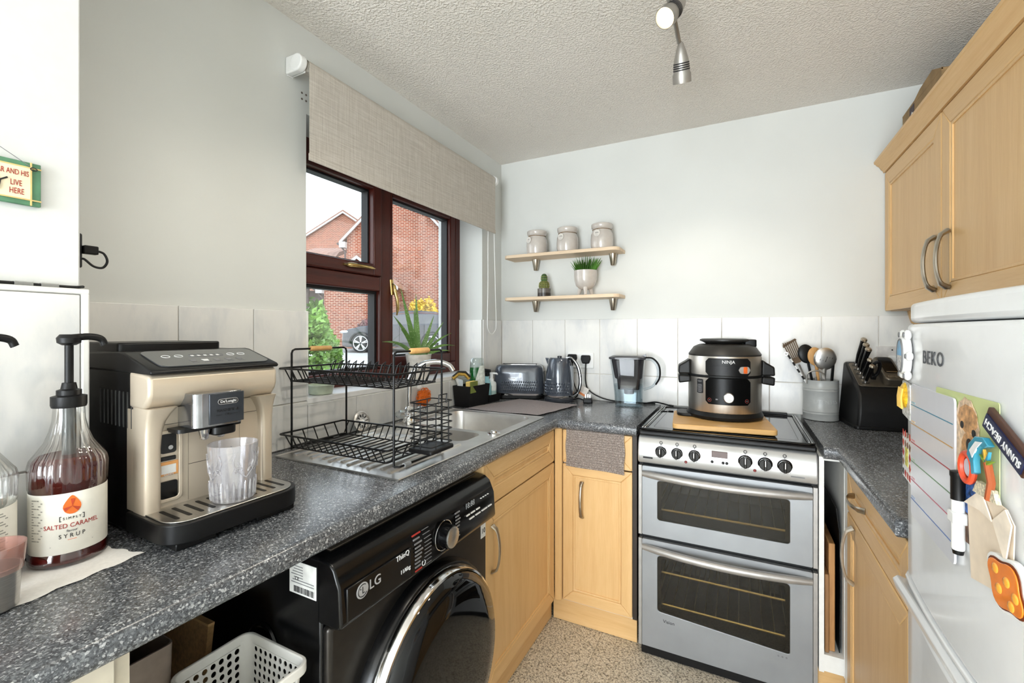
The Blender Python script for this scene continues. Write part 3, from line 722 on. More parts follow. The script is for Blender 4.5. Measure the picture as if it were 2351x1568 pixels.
obj('clock_display', G().box(-.030, .022, -.0195, -.0135, .805, .827), mat('dim_red_display', (92, 70, 66), .25), cp, bev=.001)
for x, z, m_ in ((-.028, .789, BLACKGL), (.008, .789, BLACKGL), (.020, .789, BLACKGL), (-.117, .776, mat('red_lamp', (120, 14, 14), .15)), (.108, .776, mat('red_lamp', (120, 14, 14), .15))):
    obj('button', G().lathe([(.005, -.017), (.005, -.022), (.003, -.024)], (x, 0, z), 12, 'y'), m_, cp)
obj('brand_badge', G().box(-.272, -.236, -.0215, -.0185, .772, .778), INKBLACK, cp)
obj('small_print', G().box(.215, .255, -.0212, -.0195, .769, .7725), INKGREY, cp)
def curved_handle(z, h, xh=.278, out=.030):
    g = G(); rings = []
    for k in range(21):
        t = -1 + 2 * k / 20; x = xh * t; y = -.002 - out * (1 - t * t) - .006; dz = -.004 * (1 - t * t); hh = h * (1 - .25 * t ** 8)
        rings.append([(x, y + .011 * cos(a) if cos(a) < 0 else y + .02 * cos(a), z + dz + hh * sin(a)) for a in [2 * pi * q / 14 for q in range(14)]])
    return g.loft(rings)
def odoor(name, z0, z1, win, hz):
    d = obj(name, G().frame(rrect(-hw + .013, hw - .013, z0, z1, .004, 9), win, 'y', .0, .020), SILVER, ck, bev=.0015)
    obj('door_glass', G().prism(win, 'y', .002, .006), OVENG, d)
    obj('window_border', G().frame(win, [((x - 0) * .94 if abs(x) > .1 else x * .94, (z - (z0 + z1) / 2) * .93 + (z0 + z1) / 2) for x, z in win], 'y', .0062, .012), BLACKPL, d)
    obj('handle', curved_handle(hz, .0135), HANDLE, d)
    for sx_ in (-1, 1): obj('side_trim', G().box(sx_ * hw, sx_ * (hw - .012), .0, .02, z0, z1), HANDLE, d)
    return d
win1 = rrect(-.222, .214, .533, .684, .010, 9)
odoor('grill_door', .468, .737, win1, .708)
win2 = rrect(-.222, .214, .152, .396, .012, 9)
# lower edge of the oven window sweeps down to the right
win2 = [(x, z + (.030 * (1 - ((x + .222) / .436)) ** .5 if z < .2 else 0)) for x, z in win2]
n0 = win2[:10]; n1 = win2[10:20]
d = odoor('oven_door', .036, .452, win2, .424)
text('model_word', 'Vision', .017, INKBLACK, d, loc=(-.180, -.0006, .150))
for x in (.180, .192, .204): obj('mark', G().lathe([(.003, -.0008), (.003, .001)], (x, 0, .142), 10, 'y'), INKGREY, d)
obj('kick_strip', G().box(-hw + .01, hw - .01, .006, .03, .004, .034), BLACKPL, ck)
for x in (-.25, .25): obj('foot', G().lathe([(.022, 0), (.022, .02), (.012, .036)], (x, .05, 0), 12), BLACKPL, ck)
for x in (-.25, .25): obj('foot', G().lathe([(.022, 0), (.022, .02), (.012, .036)], (x, .52, 0), 12), BLACKPL, ck)

# ================================================================== washing machine
WMB = mat('black_steel', (14, 14, 15), .24, .3, var=.08)
WMP = mat('washer_black_panel', (8, 8, 9), .18, 0, var=.1, spec=.4)
WMF = mat('washer_dark_steel', (58, 55, 52), .28, .8, var=.05)
wm = thing('washing_machine', 'black front-loading washing machine under the worktop', 'washing machine', (.590, -1.491, 0), R(90))
obj('body', G().box(-.299, .299, .018, .56, .025, .818), WMB, wm, bev=.006)
obj('front_panel', G().box(-.299, .299, -.004, .018, .03, .690), WMF, wm, bev=.010, seg=4)
obj('top_strip', G().box(-.265, .285, .03, .09, .818, .8205), mat('vent_mesh', (92, 84, 74), .6, .3, var=.3, scale=500), wm)
pp = [(-.030, .692), (-.036, .700), (-.031, .770), (-.016, .804), (.0, .816), (.03, .818), (.03, .692)]
cpn = obj('control_panel', G().prism(pp, 'x', -.299, .299), WMP, wm, bev=.010, seg=4, ang=50)
obj('drawer_front', G().box(-.285, -.098, -.0375, -.030, .702, .768), WMP, cpn, bev=.002)
knb = obj('dial', G().lathe([(.036, -.030), (.036, -.036), (.030, -.036), (.028, -.060), (.024, -.062)], (.030, 0, .744), 32, 'y'), BLACKGL, cpn)
obj('dial_cap', G().lathe([(.0255, -.058), (.0255, -.064), (.023, -.0655)], (.030, 0, .744), 32, 'y'), STEEL, knb)
obj('dial_ring', G().tube([(.030 + .0365 * cos(a), -.0355, .744 + .0365 * sin(a)) for a in [2 * pi * q / 32 for q in range(32)]], .0012, 6, closed=True), CHROME, knb)
lg = obj('logo_disc', G().lathe([(.0155, -.0372), (.0155, -.0384)], (-.247, 0, .747), 24, 'y'), mat('logo_grey', (186, 186, 188), .4, .3), cpn)
gl_ = G().tube([(-.247 + .0118 * cos(a), -.0386, .747 + .0118 * sin(a)) for a in [R(40 + 280 * q / 20 + 10) for q in range(21)]], .0009, 5)
gl_.box(-.248, -.2462, -.0390, -.0382, .741, .754).box(-.248, -.242, -.0390, -.0382, .741, .7424).box(-.2535, -.2515, -.0390, -.0382, .750, .752)
obj('logo_face', gl_, INKBLACK, lg)
LT = INKWHITE
text('brand_text', 'LG', .028, mat('logo_grey', (186, 186, 188), .4, .3), cpn, loc=(-.212, -.0380, .747))
text('range_text', 'ThinQ', .0165, LT, cpn, loc=(-.128, -.0380, .762))
text('capacity_text', '11/6kg', .0125, LT, cpn, loc=(-.119, -.0380, .727))
for i, z in enumerate([.792 - .0088 * k for k in range(10)]):
    fn = lambda v: v
    y_ = -.0365 if z < .77 else -.0365 + (z - .77) * .44
    wq = (.030, .022, .026, .020, .028, .024, .022, .018, .020, .024)[i]
    obj('programme_mark', G().box(-.083, -.083 + wq, y_ - .0003, y_ + .002, z - .0095, z - .0063), INKRED if i in (0, 9) else INKGREY, cpn)
    obj('programme_line', G().box(-.048, -.022, y_ - .0003, y_ + .002, z - .0082, z - .0076), INKGREY, cpn)
    if i > 1: obj('programme_mark', G().box(.082, .082 + wq * .8, y_ - .0003, y_ + .002, z + .0025, z + .0057), INKGREY, cpn)
text('clock_text', '18:88', .022, mat('display_white', (150, 156, 160), .4), cpn, loc=(.160, -.0310, .776))
for x, z, q in ((.135, .752, .016), (.158, .752, .02), (.186, .752, .018), (.150, .738, .024), (.182, .738, .026), (.216, .738, .03), (.252, .738, .02)):
    obj('option_mark', G().box(x, x + q, -.0372, -.034, z, z + .003), INKWHITE, cpn)
for x in (.215, .228, .241, .254): obj('touch_mark', G().box(x, x + .006, -.0335, -.030, .774, .7755), LT, cpn)
text('play_mark', '>II', .010, LT, cpn, loc=(.078, -.0368, .716))
obj('power_mark', G().tube([(-.052 + .006 * cos(a), -.0362, .712 + .006 * sin(a)) for a in [R(120 + 300 * q / 12) for q in range(13)]], .0008, 5), LT, cpn)
st_ = obj('energy_sticker', G().box(.262, .289, -.0372, -.0362, .638, .690).xf(Matrix.Translation((0, .0318, -.006))), mat('sticker_white', (226, 226, 222), .5), wm)
text('sticker_text', '10', .022, INKBLACK, st_, loc=(.2755, -.0060, .652))
DX, DZ = .006, .408
dr = obj('door_ring', G().lathe([(.262, -.004), (.262, -.018), (.256, -.03), (.248, -.032)], (DX, 0, DZ), 56, 'y'), WMB, wm)
obj('chrome_ring', G().lathe([(.250, -.026), (.249, -.044), (.243, -.054), (.238, -.055), (.238, -.04)], (DX, 0, DZ), 56, 'y', cap0=False, cap1=False), CHROME, dr)
obj('door_glass', G().lathe([(.238, -.050), (.232, -.066), (.21, -.080), (.17, -.086), (.09, -.089), (.004, -.090)], (DX, 0, DZ), 56, 'y'), mat('dark_door_glass', (6, 6, 7), .05, 0, var=.05, spec=.42), dr)
# rating label and pressed rib on the side that looks towards the camera (local -x)
lb = obj('rating_label', G().box(-.3005, -.2992, .030, .108, .735, .800), mat('sticker_white', (226, 226, 222), .5), wm, bev=.002)
gb = G(); rr = random.Random(3); y = .036
while y < .095:
    wdt = rr.choice((.001, .0015, .0025)); gb.box(-.3009, -.3004, y, y + wdt, .739, .751); y += wdt + rr.choice((.001, .0015, .002))
obj('barcode', gb, INKBLACK, lb)
for k in range(7): obj('print_line', G().box(-.3009, -.3004, .068 if k > 1 else .036, .102 - .004 * (k % 3), .757 + .0055 * k, .7585 + .0055 * k), INKGREY, lb)
text('label_text', 'CE', .010, INKBLACK, lb, loc=(-.3006, .085, .766), rot=(R(90), 0, R(-90)))
obj('pressed_rib', G().tube(smooth_path([(-.299, .13, .08), (-.299, .13, .52), (-.299, .16, .62), (-.299, .20, .64), (-.299, .24, .60), (-.299, .25, .5), (-.299, .25, .08)], 6), .006, 8), WMB, wm)
for x in (-.25, .25):
    for y in (.07, .5): obj('foot', G().lathe([(.02, 0), (.02, .012), (.01, .03)], (x, y, 0), 12), BLACKPL, wm)

# ================================================================== fridge freezer
FR = mat('fridge_white', (238, 239, 240), .22, 0, var=.006, coat=.3); FRG = mat('fridge_grey_seal', (196, 199, 202), .5)
fr = thing('fridge_freezer', 'white fridge freezer with magnets and papers on its upper door', 'fridge', (1.583, -1.527, 0), R(-90))
FY = 0.
obj('cabinet', G().box(-.272, .272, .055, .585, .03, 1.300), FR, fr, bev=.006)
def bowed(z0, z1, d0=.0, bow=.016, r=.018, back=.05):
    """door slab whose front bows out in plan"""
    front = []; n = 14
    for k in range(n + 1):
        t = -1 + 2 * k / n; front.append((.272 * t, d0 - bow * (1 - t * t) + (.012 * max(0, abs(t) - .86) / .14 if abs(t) > .86 else 0)))
    return G().prism(front + [(.272, back), (-.272, back)], 'z', z0, z1)
cap = obj('top_cap', bowed(1.2755, 1.3135, d0=.004, back=.055), FR, fr, bev=.009, seg=4, ang=60)
ud = obj('fridge_door', bowed(.800, 1.2735), FR, fr, bev=.006, seg=3, ang=60)
obj('grip_groove', G().box(-.262, .262, .012, .05, .772, .799), FRG, fr)
obj('grip_lip', bowed(.792, .7995, d0=-.004), FR, fr, bev=.002)
ld = obj('freezer_door', bowed(.060, .756), FR, fr, bev=.010, seg=4, ang=60)
obj('grip_lip', G().prism([(-.02, .772), (-.012, .780), (.02, .770), (.02, .756), (-.014, .752)], 'x', -.268, .268), FR, ld, bev=.002)
obj('kick_plate', G().box(-.265, .265, .05, .56, .002, .055), DARKGREY, fr)
fb = lambda x: -.016 * (1 - (x / .272) ** 2)
text('brand_text', 'BEKO', .0315, mat('badge_grey', (70, 72, 76), .4), fr, fn=lambda v: (v.x, v.y + fb(v.x), v.z), loc=(-.072, -.0012, 1.216), sx=1.12, space=1.16)
# ================================================================== sink, tap and what stands around them
INOX = mat('satin_stainless', (222, 220, 217), .34, 1., var=.05, scale=12)
sk = thing('kitchen_sink', 'stainless steel one and a half bowl sink with ribbed drainer', 'sink')
def deck(x0, x1, y0, y1, hole):
    n = 8; z = ZT + .0035
    return G().frame(rrect(x0, x1, y0, y1, 1e-5, n), hole, 'z', z - .0025, z)
def bowl(hole, depth):
    cx = sum(p[0] for p in hole) / len(hole); cy = sum(p[1] for p in hole) / len(hole); rings = []
    for s_, dz in ((1, .0035), (.99, -.004), (.975, -.02), (.94, -depth + .03), (.90, -depth + .008), (.80, -depth), (.12, -depth - .003)):
        rings.append([(cx + (x - cx) * s_, cy + (y - cy) * s_, ZT + dz) for x, y in hole])
    return G().loft(rings, caps=False)
h_main = rrect(.105, .492, -.958, -.628, .045, 8); h_half = rrect(.150, .462, -1.128, -.992, .04, 8)
obj('deck', deck(SX0, SX1, -.975, SY1, h_main), INOX, sk); obj('deck', deck(SX0, SX1, -1.15, -.975, h_half), INOX, sk)
obj('drainer', G().box(SX0, SX1, SY0, -1.15, ZT + .0008, ZT + .0035), INOX, sk)
for (a, h, dp) in ((0, h_main, .16), (1, h_half, .11)):
    b = obj('bowl', bowl(h, dp), INOX, sk); cx = sum(p[0] for p in h) / len(h); cy = sum(p[1] for p in h) / len(h)
    obj('waste', G().lathe([(.04, 0), (.038, .003), (.012, .001)], (cx, cy, ZT - dp - .002), 20), CHROME, b)
for k in range(11): obj('drainer_rib', G().tube([(.105 + .037 * k, -1.495 + (.012 if k % 2 else 0), ZT + .0022), (.105 + .037 * k, -1.165, ZT + .0022)], .0075, 8), INOX, sk)
obj('rim', G().tube([(SX0, SY0, ZT + .003), (SX1, SY0, ZT + .003), (SX1, SY1, ZT + .003), (SX0, SY1, ZT + .003)], .003, 6, closed=True), INOX, sk)
obj('waste_knob', G().lathe([(.024, 0), (.024, .003), (.014, .006), (.012, .012), (.006, .0135)], (.497, -.975, ZT + .0035), 20), CHROME, sk)
# tap
tp = thing('mixer_tap', 'chrome swan-neck mixer tap behind the sink bowls', 'tap', (.088, -.955, ZT + .0036))
obj('base', G().lathe([(.027, 0), (.027, .006), (.022, .012), (.020, .05), (.022, .058), (.016, .066)], (0, 0, 0), 20), CHROME, tp)
obj('spout', G().tube(smooth_path([(0, 0, .05), (0, 0, .12), (.006, .004, .18), (.035, .03, .232), (.085, .07, .246), (.125, .10, .232), (.14, .112, .208)], 6), .011, 12), CHROME, tp)
for s_, n_ in ((-1, 'hot'), (1, 'cold')):
    a = obj('valve_arm', G().cyl((0, 0, .03), (.01, s_ * .05, .036), .012), CHROME, tp)
    obj('lever', G().lathe([(.012, 0), (.021, .006), (.024, .014), (.02, .024), (.008, .03)], (.012, s_ * .062, .03), 8), glass('clear_acrylic', (244, 248, 250), .9, .02, .12, body=(220, 224, 226), bfac=.15), a)
# sink strainer leaning on the tiles
st = thing('sink_strainer', 'round perforated steel sink strainer leaning on the tiles', 'strainer', (.040, -1.165, ZT + .0037), 0)
def lean(g, a=-14, z=.038): return g.xf(Matrix.Translation((0, 0, z)) @ Matrix.Rotation(R(a), 4, 'Y'))
obj('disc', lean(G().lathe([(.038, 0), (.038, .004), (.032, .007), (.030, .002), (.004, .0015)], (0, 0, 0), 28, 'x')), INOX, st)
for k in range(10):
    a = 2 * pi * k / 10; obj('slot', lean(G().tube([(.0062, .015 * cos(a), .015 * sin(a)), (.0062, .026 * cos(a), .026 * sin(a))], .0018, 6)), BLACKPL, st)
obj('centre_knob', lean(G().lathe([(.006, 0), (.006, .014), (.004, .016)], (0, 0, 0), 12, 'x')), CHROME, st)
# orange scourer: a ball of plastic loops stuck on the tiles
sw = thing('scrubber', 'bright orange mesh scourer hanging on the tiles behind the tap', 'scourer', (.030, -.790, .962))
rnd = random.Random(5); g = G()
for k in range(70):
    a, b = rnd.uniform(0, 2 * pi), rnd.uniform(.2, 1.0); r_ = .043 * b ** .5; c_ = Vector((rnd.uniform(-.008, .024) * (1.1 - b), r_ * cos(a), r_ * sin(a)))
    u = Vector((rnd.gauss(0, 1), rnd.gauss(0, 1), rnd.gauss(0, 1))).normalized(); v = u.orthogonal().normalized(); q = rnd.uniform(.006, .011)
    g.tube([c_ + u * q * cos(t) + v * q * sin(t) for t in [2 * pi * i / 8 for i in range(8)]], .0014, 4, closed=True)
o = obj('mesh_loops', g, mat('orange_mesh', (245, 122, 16), .55), sw); o['kind'] = 'stuff'
obj('core', G().ell((.004, 0, 0), (.016, .037, .037)), mat('orange_core', (232, 104, 10), .6, var=.15, scale=300), sw)
obj('hook', G().lathe([(.016, 0), (.014, .004), (.005, .006)], (-.021, 0, .046), 14, 'x').tube([(-.016, 0, .046), (-.004, 0, .044), (-.004, 0, .036)], .002, 6), WHITEPL, sw)

# ------------------------------------------------------------------ two-tier dish rack
rk = thing('dish_rack', 'black wire two-tier dish rack with wooden handles on the drainer', 'dish rack', (.262, -1.360, ZT + .0075))
def hoop(x):
    z1 = .312; y0, y1 = -.108, .108; r = .012
    p = [(x - .016 if x > 0 else x + .016, y0 - .0, .0035), (x, y0, .0035)] if False else [(x, y0, .004)]
    return p + [(x, y0, z1 - r), (x, y0 + r * .3, z1 - r * .3), (x, y0 + r, z1), (x, y1 - r, z1), (x, y1 - r * .3, z1 - r * .3), (x, y1, z1 - r), (x, y1, .004)]
for x in (-.205, .205):
    h = obj('end_hoop', G().tube(hoop(x), .0032, 8), BLACKWIRE, rk)
    obj('wooden_handle', G().lathe([(.006, -.042), (.0085, -.038), (.0085, .038), (.006, .042)], (x, .0, .312), 14, 'y'), BAMBOO, h)
    obj('foot_bar', G().tube([(x, -.108, .004), (x + (.012 if x > 0 else -.012), -.100, .0032), (x + (.012 if x > 0 else -.012), .100, .0032), (x, .108, .004)], .0032, 8), BLACKWIRE, h)
    for y in (-.07, .07): obj('foot', G().cyl((x + (.012 if x > 0 else -.012), y - .012, .0032), (x + (.012 if x > 0 else -.012), y + .012, .0032), .0068, n=10), glass('clear_rubber', (235, 235, 235), .5, .2, .1, body=(210, 212, 214), bfac=.4), h)
def tier(zr, drop, x0, x1, y0, y1, nw):
    zb = zr - drop; t = obj('basket_rim', G().tube(rrect3(x0, x1, y0, y1, zr, .008), .0030, 8, closed=True), BLACKWIRE, rk)
    i = .022
    obj('basket_floor_ring', G().tube(rrect3(x0 + i, x1 - i, y0 + i, y1 - i, zb, .006), .0022, 6, closed=True), BLACKWIRE, t)
    me_ = None
    for k in range(nw):
        x = x0 + .028 + (x1 - x0 - .056) * k / (nw - 1)
        if me_ is None:
            o = obj('cross_wire', G().tube([(0, y0, zr), (0, y0 + i, zb), (0, y1 - i, zb), (0, y1, zr)], .0021, 6), BLACKWIRE, t); me_ = o.data
        else: o = link('cross_wire', me_, BLACKWIRE, t)
        o.location = (x, 0, 0)
    for s_, x in ((1, x0), (-1, x1)):
        for k in range(5):
            y = y0 + .04 + (y1 - y0 - .08) * k / 4; obj('end_wire', G().tube([(x, y, zr), (x + s_ * i, y, zb), (x + s_ * .09, y, zb)] if k == 2 else [(x, y, zr), (x + s_ * i, y, zb)], .0021, 6), BLACKWIRE, t)
    return t
def rrect3(x0, x1, y0, y1, z, r): return [(x, y, z) for x, y in rrect(x0, x1, y0, y1, r, 3)]
tier(.050, .040, -.236, .200, -.128, .122, 15)
t2 = tier(.252, .040, -.252, .214, -.118, .118, 15)
me_ = None
for k in range(13):   # plate dividers at the back of the upper tier
    x = -.20 + .38 * k / 12; o = obj('plate_divider', G().tube([(-.006, .03, .212), (-.004, .05, .262), (0, .06, .270), (.006, .05, .262), (.012, .03, .212)], .0020, 6), BLACKWIRE, t2) if me_ is None else link('plate_divider', me_, BLACKWIRE, t2)
    me_ = o.data; o.location = (x, 0, 0)
# cutlery basket hung on the rack
cb = thing('cutlery_basket', 'tall black wire cutlery basket hooked on the right end of dish rack', 'cutlery basket', (.511, -1.362, .9235))
for k in range(7):
    z = .020 + .019 * k; obj('ring_wire', G().tube([(x, y, z + (.004 if k == 6 else 0)) for x, y in rrect(-.038, .038, -.050, .050, .006, 3)], .0018, 6, closed=True), BLACKWIRE, cb)
for x, y in ((-.038, -.03), (-.038, .03), (.038, -.03), (.038, .03), (0, -.05), (0, .05)): obj('upright_wire', G().tube([(x, y, .010), (x, y, .136)], .0018, 6), BLACKWIRE, cb)
obj('hook_wire', G().tube([(.038, -.018, .134), (.040, -.018, .160), (.040, .018, .160), (.038, .018, .134)], .002, 6), BLACKWIRE, cb)
obj('drip_dish', G().prism(rrect(-.042, .042, -.054, .054, .008), 'z', 0, .012), BLACKPL, cb, bev=.003)
# ------------------------------------------------------------------ window sill things
al = thing('aloe_plant', 'aloe vera in a cream pot on the window sill', 'plant', (-.075, -.690, WZ0 + .0065))
obj('pot', G().lathe([(.045, 0), (.047, .004), (.060, .11), (.062, .115), (.055, .115), (.050, .095), (.004, .095)], (0, 0, 0), 28), mat('cream_ceramic', (232, 226, 216), .35), al)
obj('soil', G().lathe([(.051, .0905), (.03, .096), (.002, .098)], (0, 0, 0), 16), mat('potting_soil', (70, 52, 40), .9, var=.3, scale=200), al)
def m_aloe():
    s = NT('aloe_leaf'); s.set(rough=.4); v = s.mp(); f = s.voro(v, 130); s.color(s.mix(s.ramp(f, [(.16, (255, 255, 255)), (.24, (0, 0, 0))]), s.ramp(s.noise(v, 14), [(.3, (74, 116, 46)), (.7, (118, 156, 76))]), (178, 200, 146))); return s.m
ALOE = m_aloe()
rnd = random.Random(11)
def leaf(base, tip, w, sag, m, par, name='leaf', n=10):
    b, t = Vector(base), Vector(tip); d = t - b; side = d.cross(Vector((.6, -.8, .25))).normalized(); up = side.cross(d).normalized(); rings = []
    for k in range(n + 1):
        u = k / n; p = b + d * u + Vector((0, 0, sag * sin(pi * u))); ww = w * (1 - u ** 1.5) * (.75 + .5 * min(1, u * 4) * .5) + .0006; th = ww * .38
        rings.append([p + side * ww, p + up * th * .25, p - side * ww, p - up * th])
    return obj(name, G().loft(rings), m, par)
for tip, w_, sg in (((-.01, -.115, .420), .016, .0), ((.005, -.040, .330), .017, .0), ((.02, -.045, .40), .0135, .01), ((.03, -.205, .290), .013, .02), ((.03, -.275, .180), .011, .03), ((.03, .080, .300), .015, .0), ((.05, .13, .27), .013, .0), ((.04, .215, .215), .009, .02), ((.05, .235, .150), .010, .03), ((-.01, -.02, .26), .02, 0), ((.02, -.15, .235), .014, .02), ((.05, .19, .125), .009, .02)):
    leaf((.0, .0, .085), tip, w_, sg, ALOE, al)
dh = thing('ramekin', 'small pale green dish on the left end of the window sill', 'dish', (-.045, -1.275, WZ0 + .0065))
obj('dish', G().lathe([(.036, 0), (.040, .003), (.046, .030), (.047, .034), (.043, .034), (.038, .006), (.003, .005)], (0, 0, 0), 28), mat('pale_green_glaze', (196, 206, 184), .3), dh)
obj('rim_band', G().tube([(.0463 * cos(a), .0463 * sin(a), .033) for a in [2 * pi * q / 28 for q in range(28)]], .0018, 6, closed=True), mat('pale_green_rim', (210, 218, 200), .3), dh)

# ------------------------------------------------------------------ back left worktop: mat, caddy, toaster, kettle, jug
MATC = m_ = NT('grey_drying_mat'); m_.set(rough=.95); _v = m_.mp(); _f = m_.noise(_v, 350, 2); m_.color(m_.ramp(_f, [(.3, (128, 118, 118)), (.7, (164, 154, 152))])); m_.bump(_f, .5, .002)
g = G(); n = 30; pts = []
cor = [Vector((.118, -.596)), Vector((.500, -.590)), Vector((.568, -.245)), Vector((.215, -.190))]
gv = [[None] * (n + 1) for _ in range(n + 1)]
for i in range(n + 1):
    for j in range(n + 1):
        u, v = i / n, j / n; p = (cor[0] * (1 - u) + cor[1] * u) * (1 - v) + (cor[3] * (1 - u) + cor[2] * u) * v
        gv[i][j] = g.bm.verts.new((p.x + .002 * sin(20 * v), p.y + .002 * sin(17 * u), ZT + .0075 + .0012 * sin(9 * u + 5 * v)))
for i in range(n):
    for j in range(n): g.bm.faces.new([gv[i][j], gv[i + 1][j], gv[i + 1][j + 1], gv[i][j + 1]])
bmesh.ops.solidify(g.bm, geom=g.bm.faces[:], thickness=.004)
tag(obj('drying_mat', g, MATC.m), 'grey towelling drying mat spread between sink and kettle', 'mat')
MZ = ZT + .0105
cd = thing('sink_caddy', 'black two-level sink caddy holding cleaning bottles and brushes', 'caddy', (.075, -.415, ZT + .0005), R(-4))
CADDY = mat('black_caddy', (18, 17, 17), .5, var=.1, spec=.3)
def tub(x0, x1, y0, y1, z1, fl=.008, th=.0025):
    b = [(x0 + fl, y0 + fl), (x1 - fl, y0 + fl), (x1 - fl, y1 - fl), (x0 + fl, y1 - fl)]; t = [(x0, y0), (x1, y0), (x1, y1), (x0, y1)]
    P = lambda q, z, i=0: [(x + (i if x < (x0 + x1) / 2 else -i), y + (i if y < (y0 + y1) / 2 else -i), z) for x, y in q]
    return G().loft([P(b, 0), P(t, z1), P(t, z1, th), P(b, .004, th)])
obj('tall_tub', tub(-.052, .052, -.125, .055, .105), CADDY, cd, bev=.002)
obj('low_tray', tub(-.050, .052, .056, .165, .042), CADDY, cd, bev=.002)
GREEN = liquid('green_detergent', (90, 200, 120), (22, 128, 60), .75); CLR = glass('clear_bottle', (240, 246, 244), .8, .04, .06)
bt = thing('washing_up_bottle', 'clear bottle of green washing-up liquid upside down in the caddy', 'bottle', (.078, -.405, ZT + .007), R(60)); bt.scale = (1.18, 1.3, 1.28)
obj('shell', G().loft([[(.036 * s_ * cos(a), .022 * s_ * sin(a), z) for a in [2 * pi * q / 24 for q in range(24)]] for z, s_ in ((0.004, .55), (.03, .85), (.08, 1.0), (.13, 1.0), (.16, .9), (.176, .82), (.180, .7))]), CLR, bt)
obj('liquid', G().loft([[(.0345 * s_ * cos(a), .0205 * s_ * sin(a), z) for a in [2 * pi * q / 24 for q in range(24)]] for z, s_ in ((0.006, .5), (.03, .84), (.08, .99), (.13, .99), (.142, .96))]), GREEN, bt)
obj('label', G().loft([[(.0368 * cos(a), .0228 * sin(a), z) for a in [R(-70 - w + 2 * w * q / 10) for q in range(11)]] + [(.0360 * cos(a), .0220 * sin(a), z) for a in [R(-70 + w - 2 * w * q / 10) for q in range(11)]] for z, w in ((.07, 62), (.10, 50), (.150, 22))]), mat('bottle_label', (226, 234, 226), .4, var=.1, scale=90), bt)
obj('cap', G().lathe([(.012, 0), (.012, .008)], (0, 0, -.002), 14), mat('green_cap', (30, 120, 60), .4), bt)
sg = thing('spray_bottle', 'pale blue spray bottle with black trigger behind the caddy', 'bottle', (.085, -.318, ZT + .006))
obj('shell', G().lathe([(.022, 0), (.025, .004), (.025, .075), (.02, .095), (.011, .118), (.011, .13)], (0, 0, 0), 20), mat('blue_spray_bottle', (150, 204, 214), .25, var=.03), sg)
obj('trigger_head', G().box(-.011, .011, -.012, .012, .130, .15).prism([(-.035, .150), (.02, .150), (.02, .166), (-.012, .170), (-.035, .160)], 'y', -.008, .008).tube([(-.012, 0, .148), (-.022, 0, .13), (-.028, 0, .118)], .004, 6), BLACKPL, sg, bev=.002)
ps = thing('pump_bottle', 'white pump soap bottle standing in the low end of the caddy', 'bottle', (.090, -.275, ZT + .006))
obj('shell', G().lathe([(.024, 0), (.026, .004), (.026, .085), (.022, .095), (.01, .102)], (0, 0, 0), 20), mat('white_soap_bottle', (228, 234, 232), .3), ps)
obj('pump', G().lathe([(.013, .100), (.013, .112), (.009, .114), (.009, .135), (.012, .136), (.012, .146)], (0, 0, 0), 16).tube([(0, 0, .142), (.03, 0, .142), (.036, 0, .136)], .005, 8), WHITEPL, ps)
obj('label', G().lathe([(.0263, .015), (.0263, .05)], (0, 0, 0), 20, cap0=False, cap1=False), mat('pale_teal_label', (176, 206, 204), .4), ps)
br = thing('dish_brush', 'washing-up brush with yellow-black scrub head in the caddy', 'brush', (.045, -.492, ZT + .010))
obj('handle', G().tube([(0, 0, 0), (-.012, -.008, .08), (-.03, -.018, .135)], .006, 8), mat('white_handle', (228, 230, 230), .3), br)
obj('head', G().tube([(-.038, -.03, .128), (-.02, -.01, .150), (.006, .012, .148), (.026, .022, .125)], .011, 10, flat=(1.2, .8)), mat('mustard_sponge', (196, 158, 74), .9, var=.2, scale=300), br)
obj('scour_pad', G().tube([(-.040, -.028, .138), (-.02, -.008, .162), (.008, .014, .160), (.03, .024, .134)], .006, 8, flat=(1.8, .8)), mat('scour_black', (44, 42, 36), .95, var=.3, scale=300), br)
sp = thing('sponge', 'yellow sponge sticking out of the front of the caddy', 'sponge', (.100, -.500, ZT + .010))
obj('foam', G().box(-.012, .014, -.034, .034, .060, .118), mat('yellow_foam', (240, 200, 116), .95, var=.1, scale=400, bump=.4), sp, bev=.006)
obj('pad', G().box(.0145, .02, -.034, .034, .060, .118), mat('green_scour', (120, 130, 60), .95), sp, bev=.003)
sc2 = thing('bottle_brush', 'white plastic scraper leaning in the left of the caddy', 'brush', (.040, -.505, ZT + .010))
obj('blade', G().prism([(-.022, .13), (.016, .12), (.012, .02), (-.012, .02)], 'y', -.002, .002), mat('white_translucent', (222, 230, 236), .3), sc2, bev=.001)
obj('grip', G().tube([(0, 0, .0), (-.002, 0, .05)], .006, 8), WHITEPL, sc2)

# diamond-embossed grey body used by toaster and kettle
SLATE = mat('slate_enamel', (72, 78, 88), .14, .15, var=.04, coat=.6); SLATED = mat('dark_slate', (52, 54, 60), .25)
to = thing('toaster', 'slate grey embossed toaster beside the kettle', 'toaster', (.172, -.098, ZT + .0015), R(20))
def rr_ring(x0, x1, y0, y1, r, z): return [(x, y, z) for x, y in rrect(x0, x1, y0, y1, r, 5)]
W_, D_ = .142, .078
obj('base', G().loft([rr_ring(-W_, W_, -D_, D_, .05, .004), rr_ring(-W_, W_, -D_, D_, .05, .02)]), BLACKPL, to)
obj('trim_band', G().loft([rr_ring(-W_ - .001, W_ + .001, -D_ - .001, D_ + .001, .05, .020), rr_ring(-W_ - .001, W_ + .001, -D_ - .001, D_ + .001, .05, .030)]), CHROME, to)
prof = [(0, .030), (.001, .06), (-.001, .10), (-.004, .14), (-.008, .168), (-.014, .180), (-.024, .186), (-.03, .187)]
bd = obj('body', G().loft([rr_ring(-W_ - e, W_ + e, -D_ - e, D_ + e, .052 + min(e, 0), z) for e, z in prof]), SLATE, to)
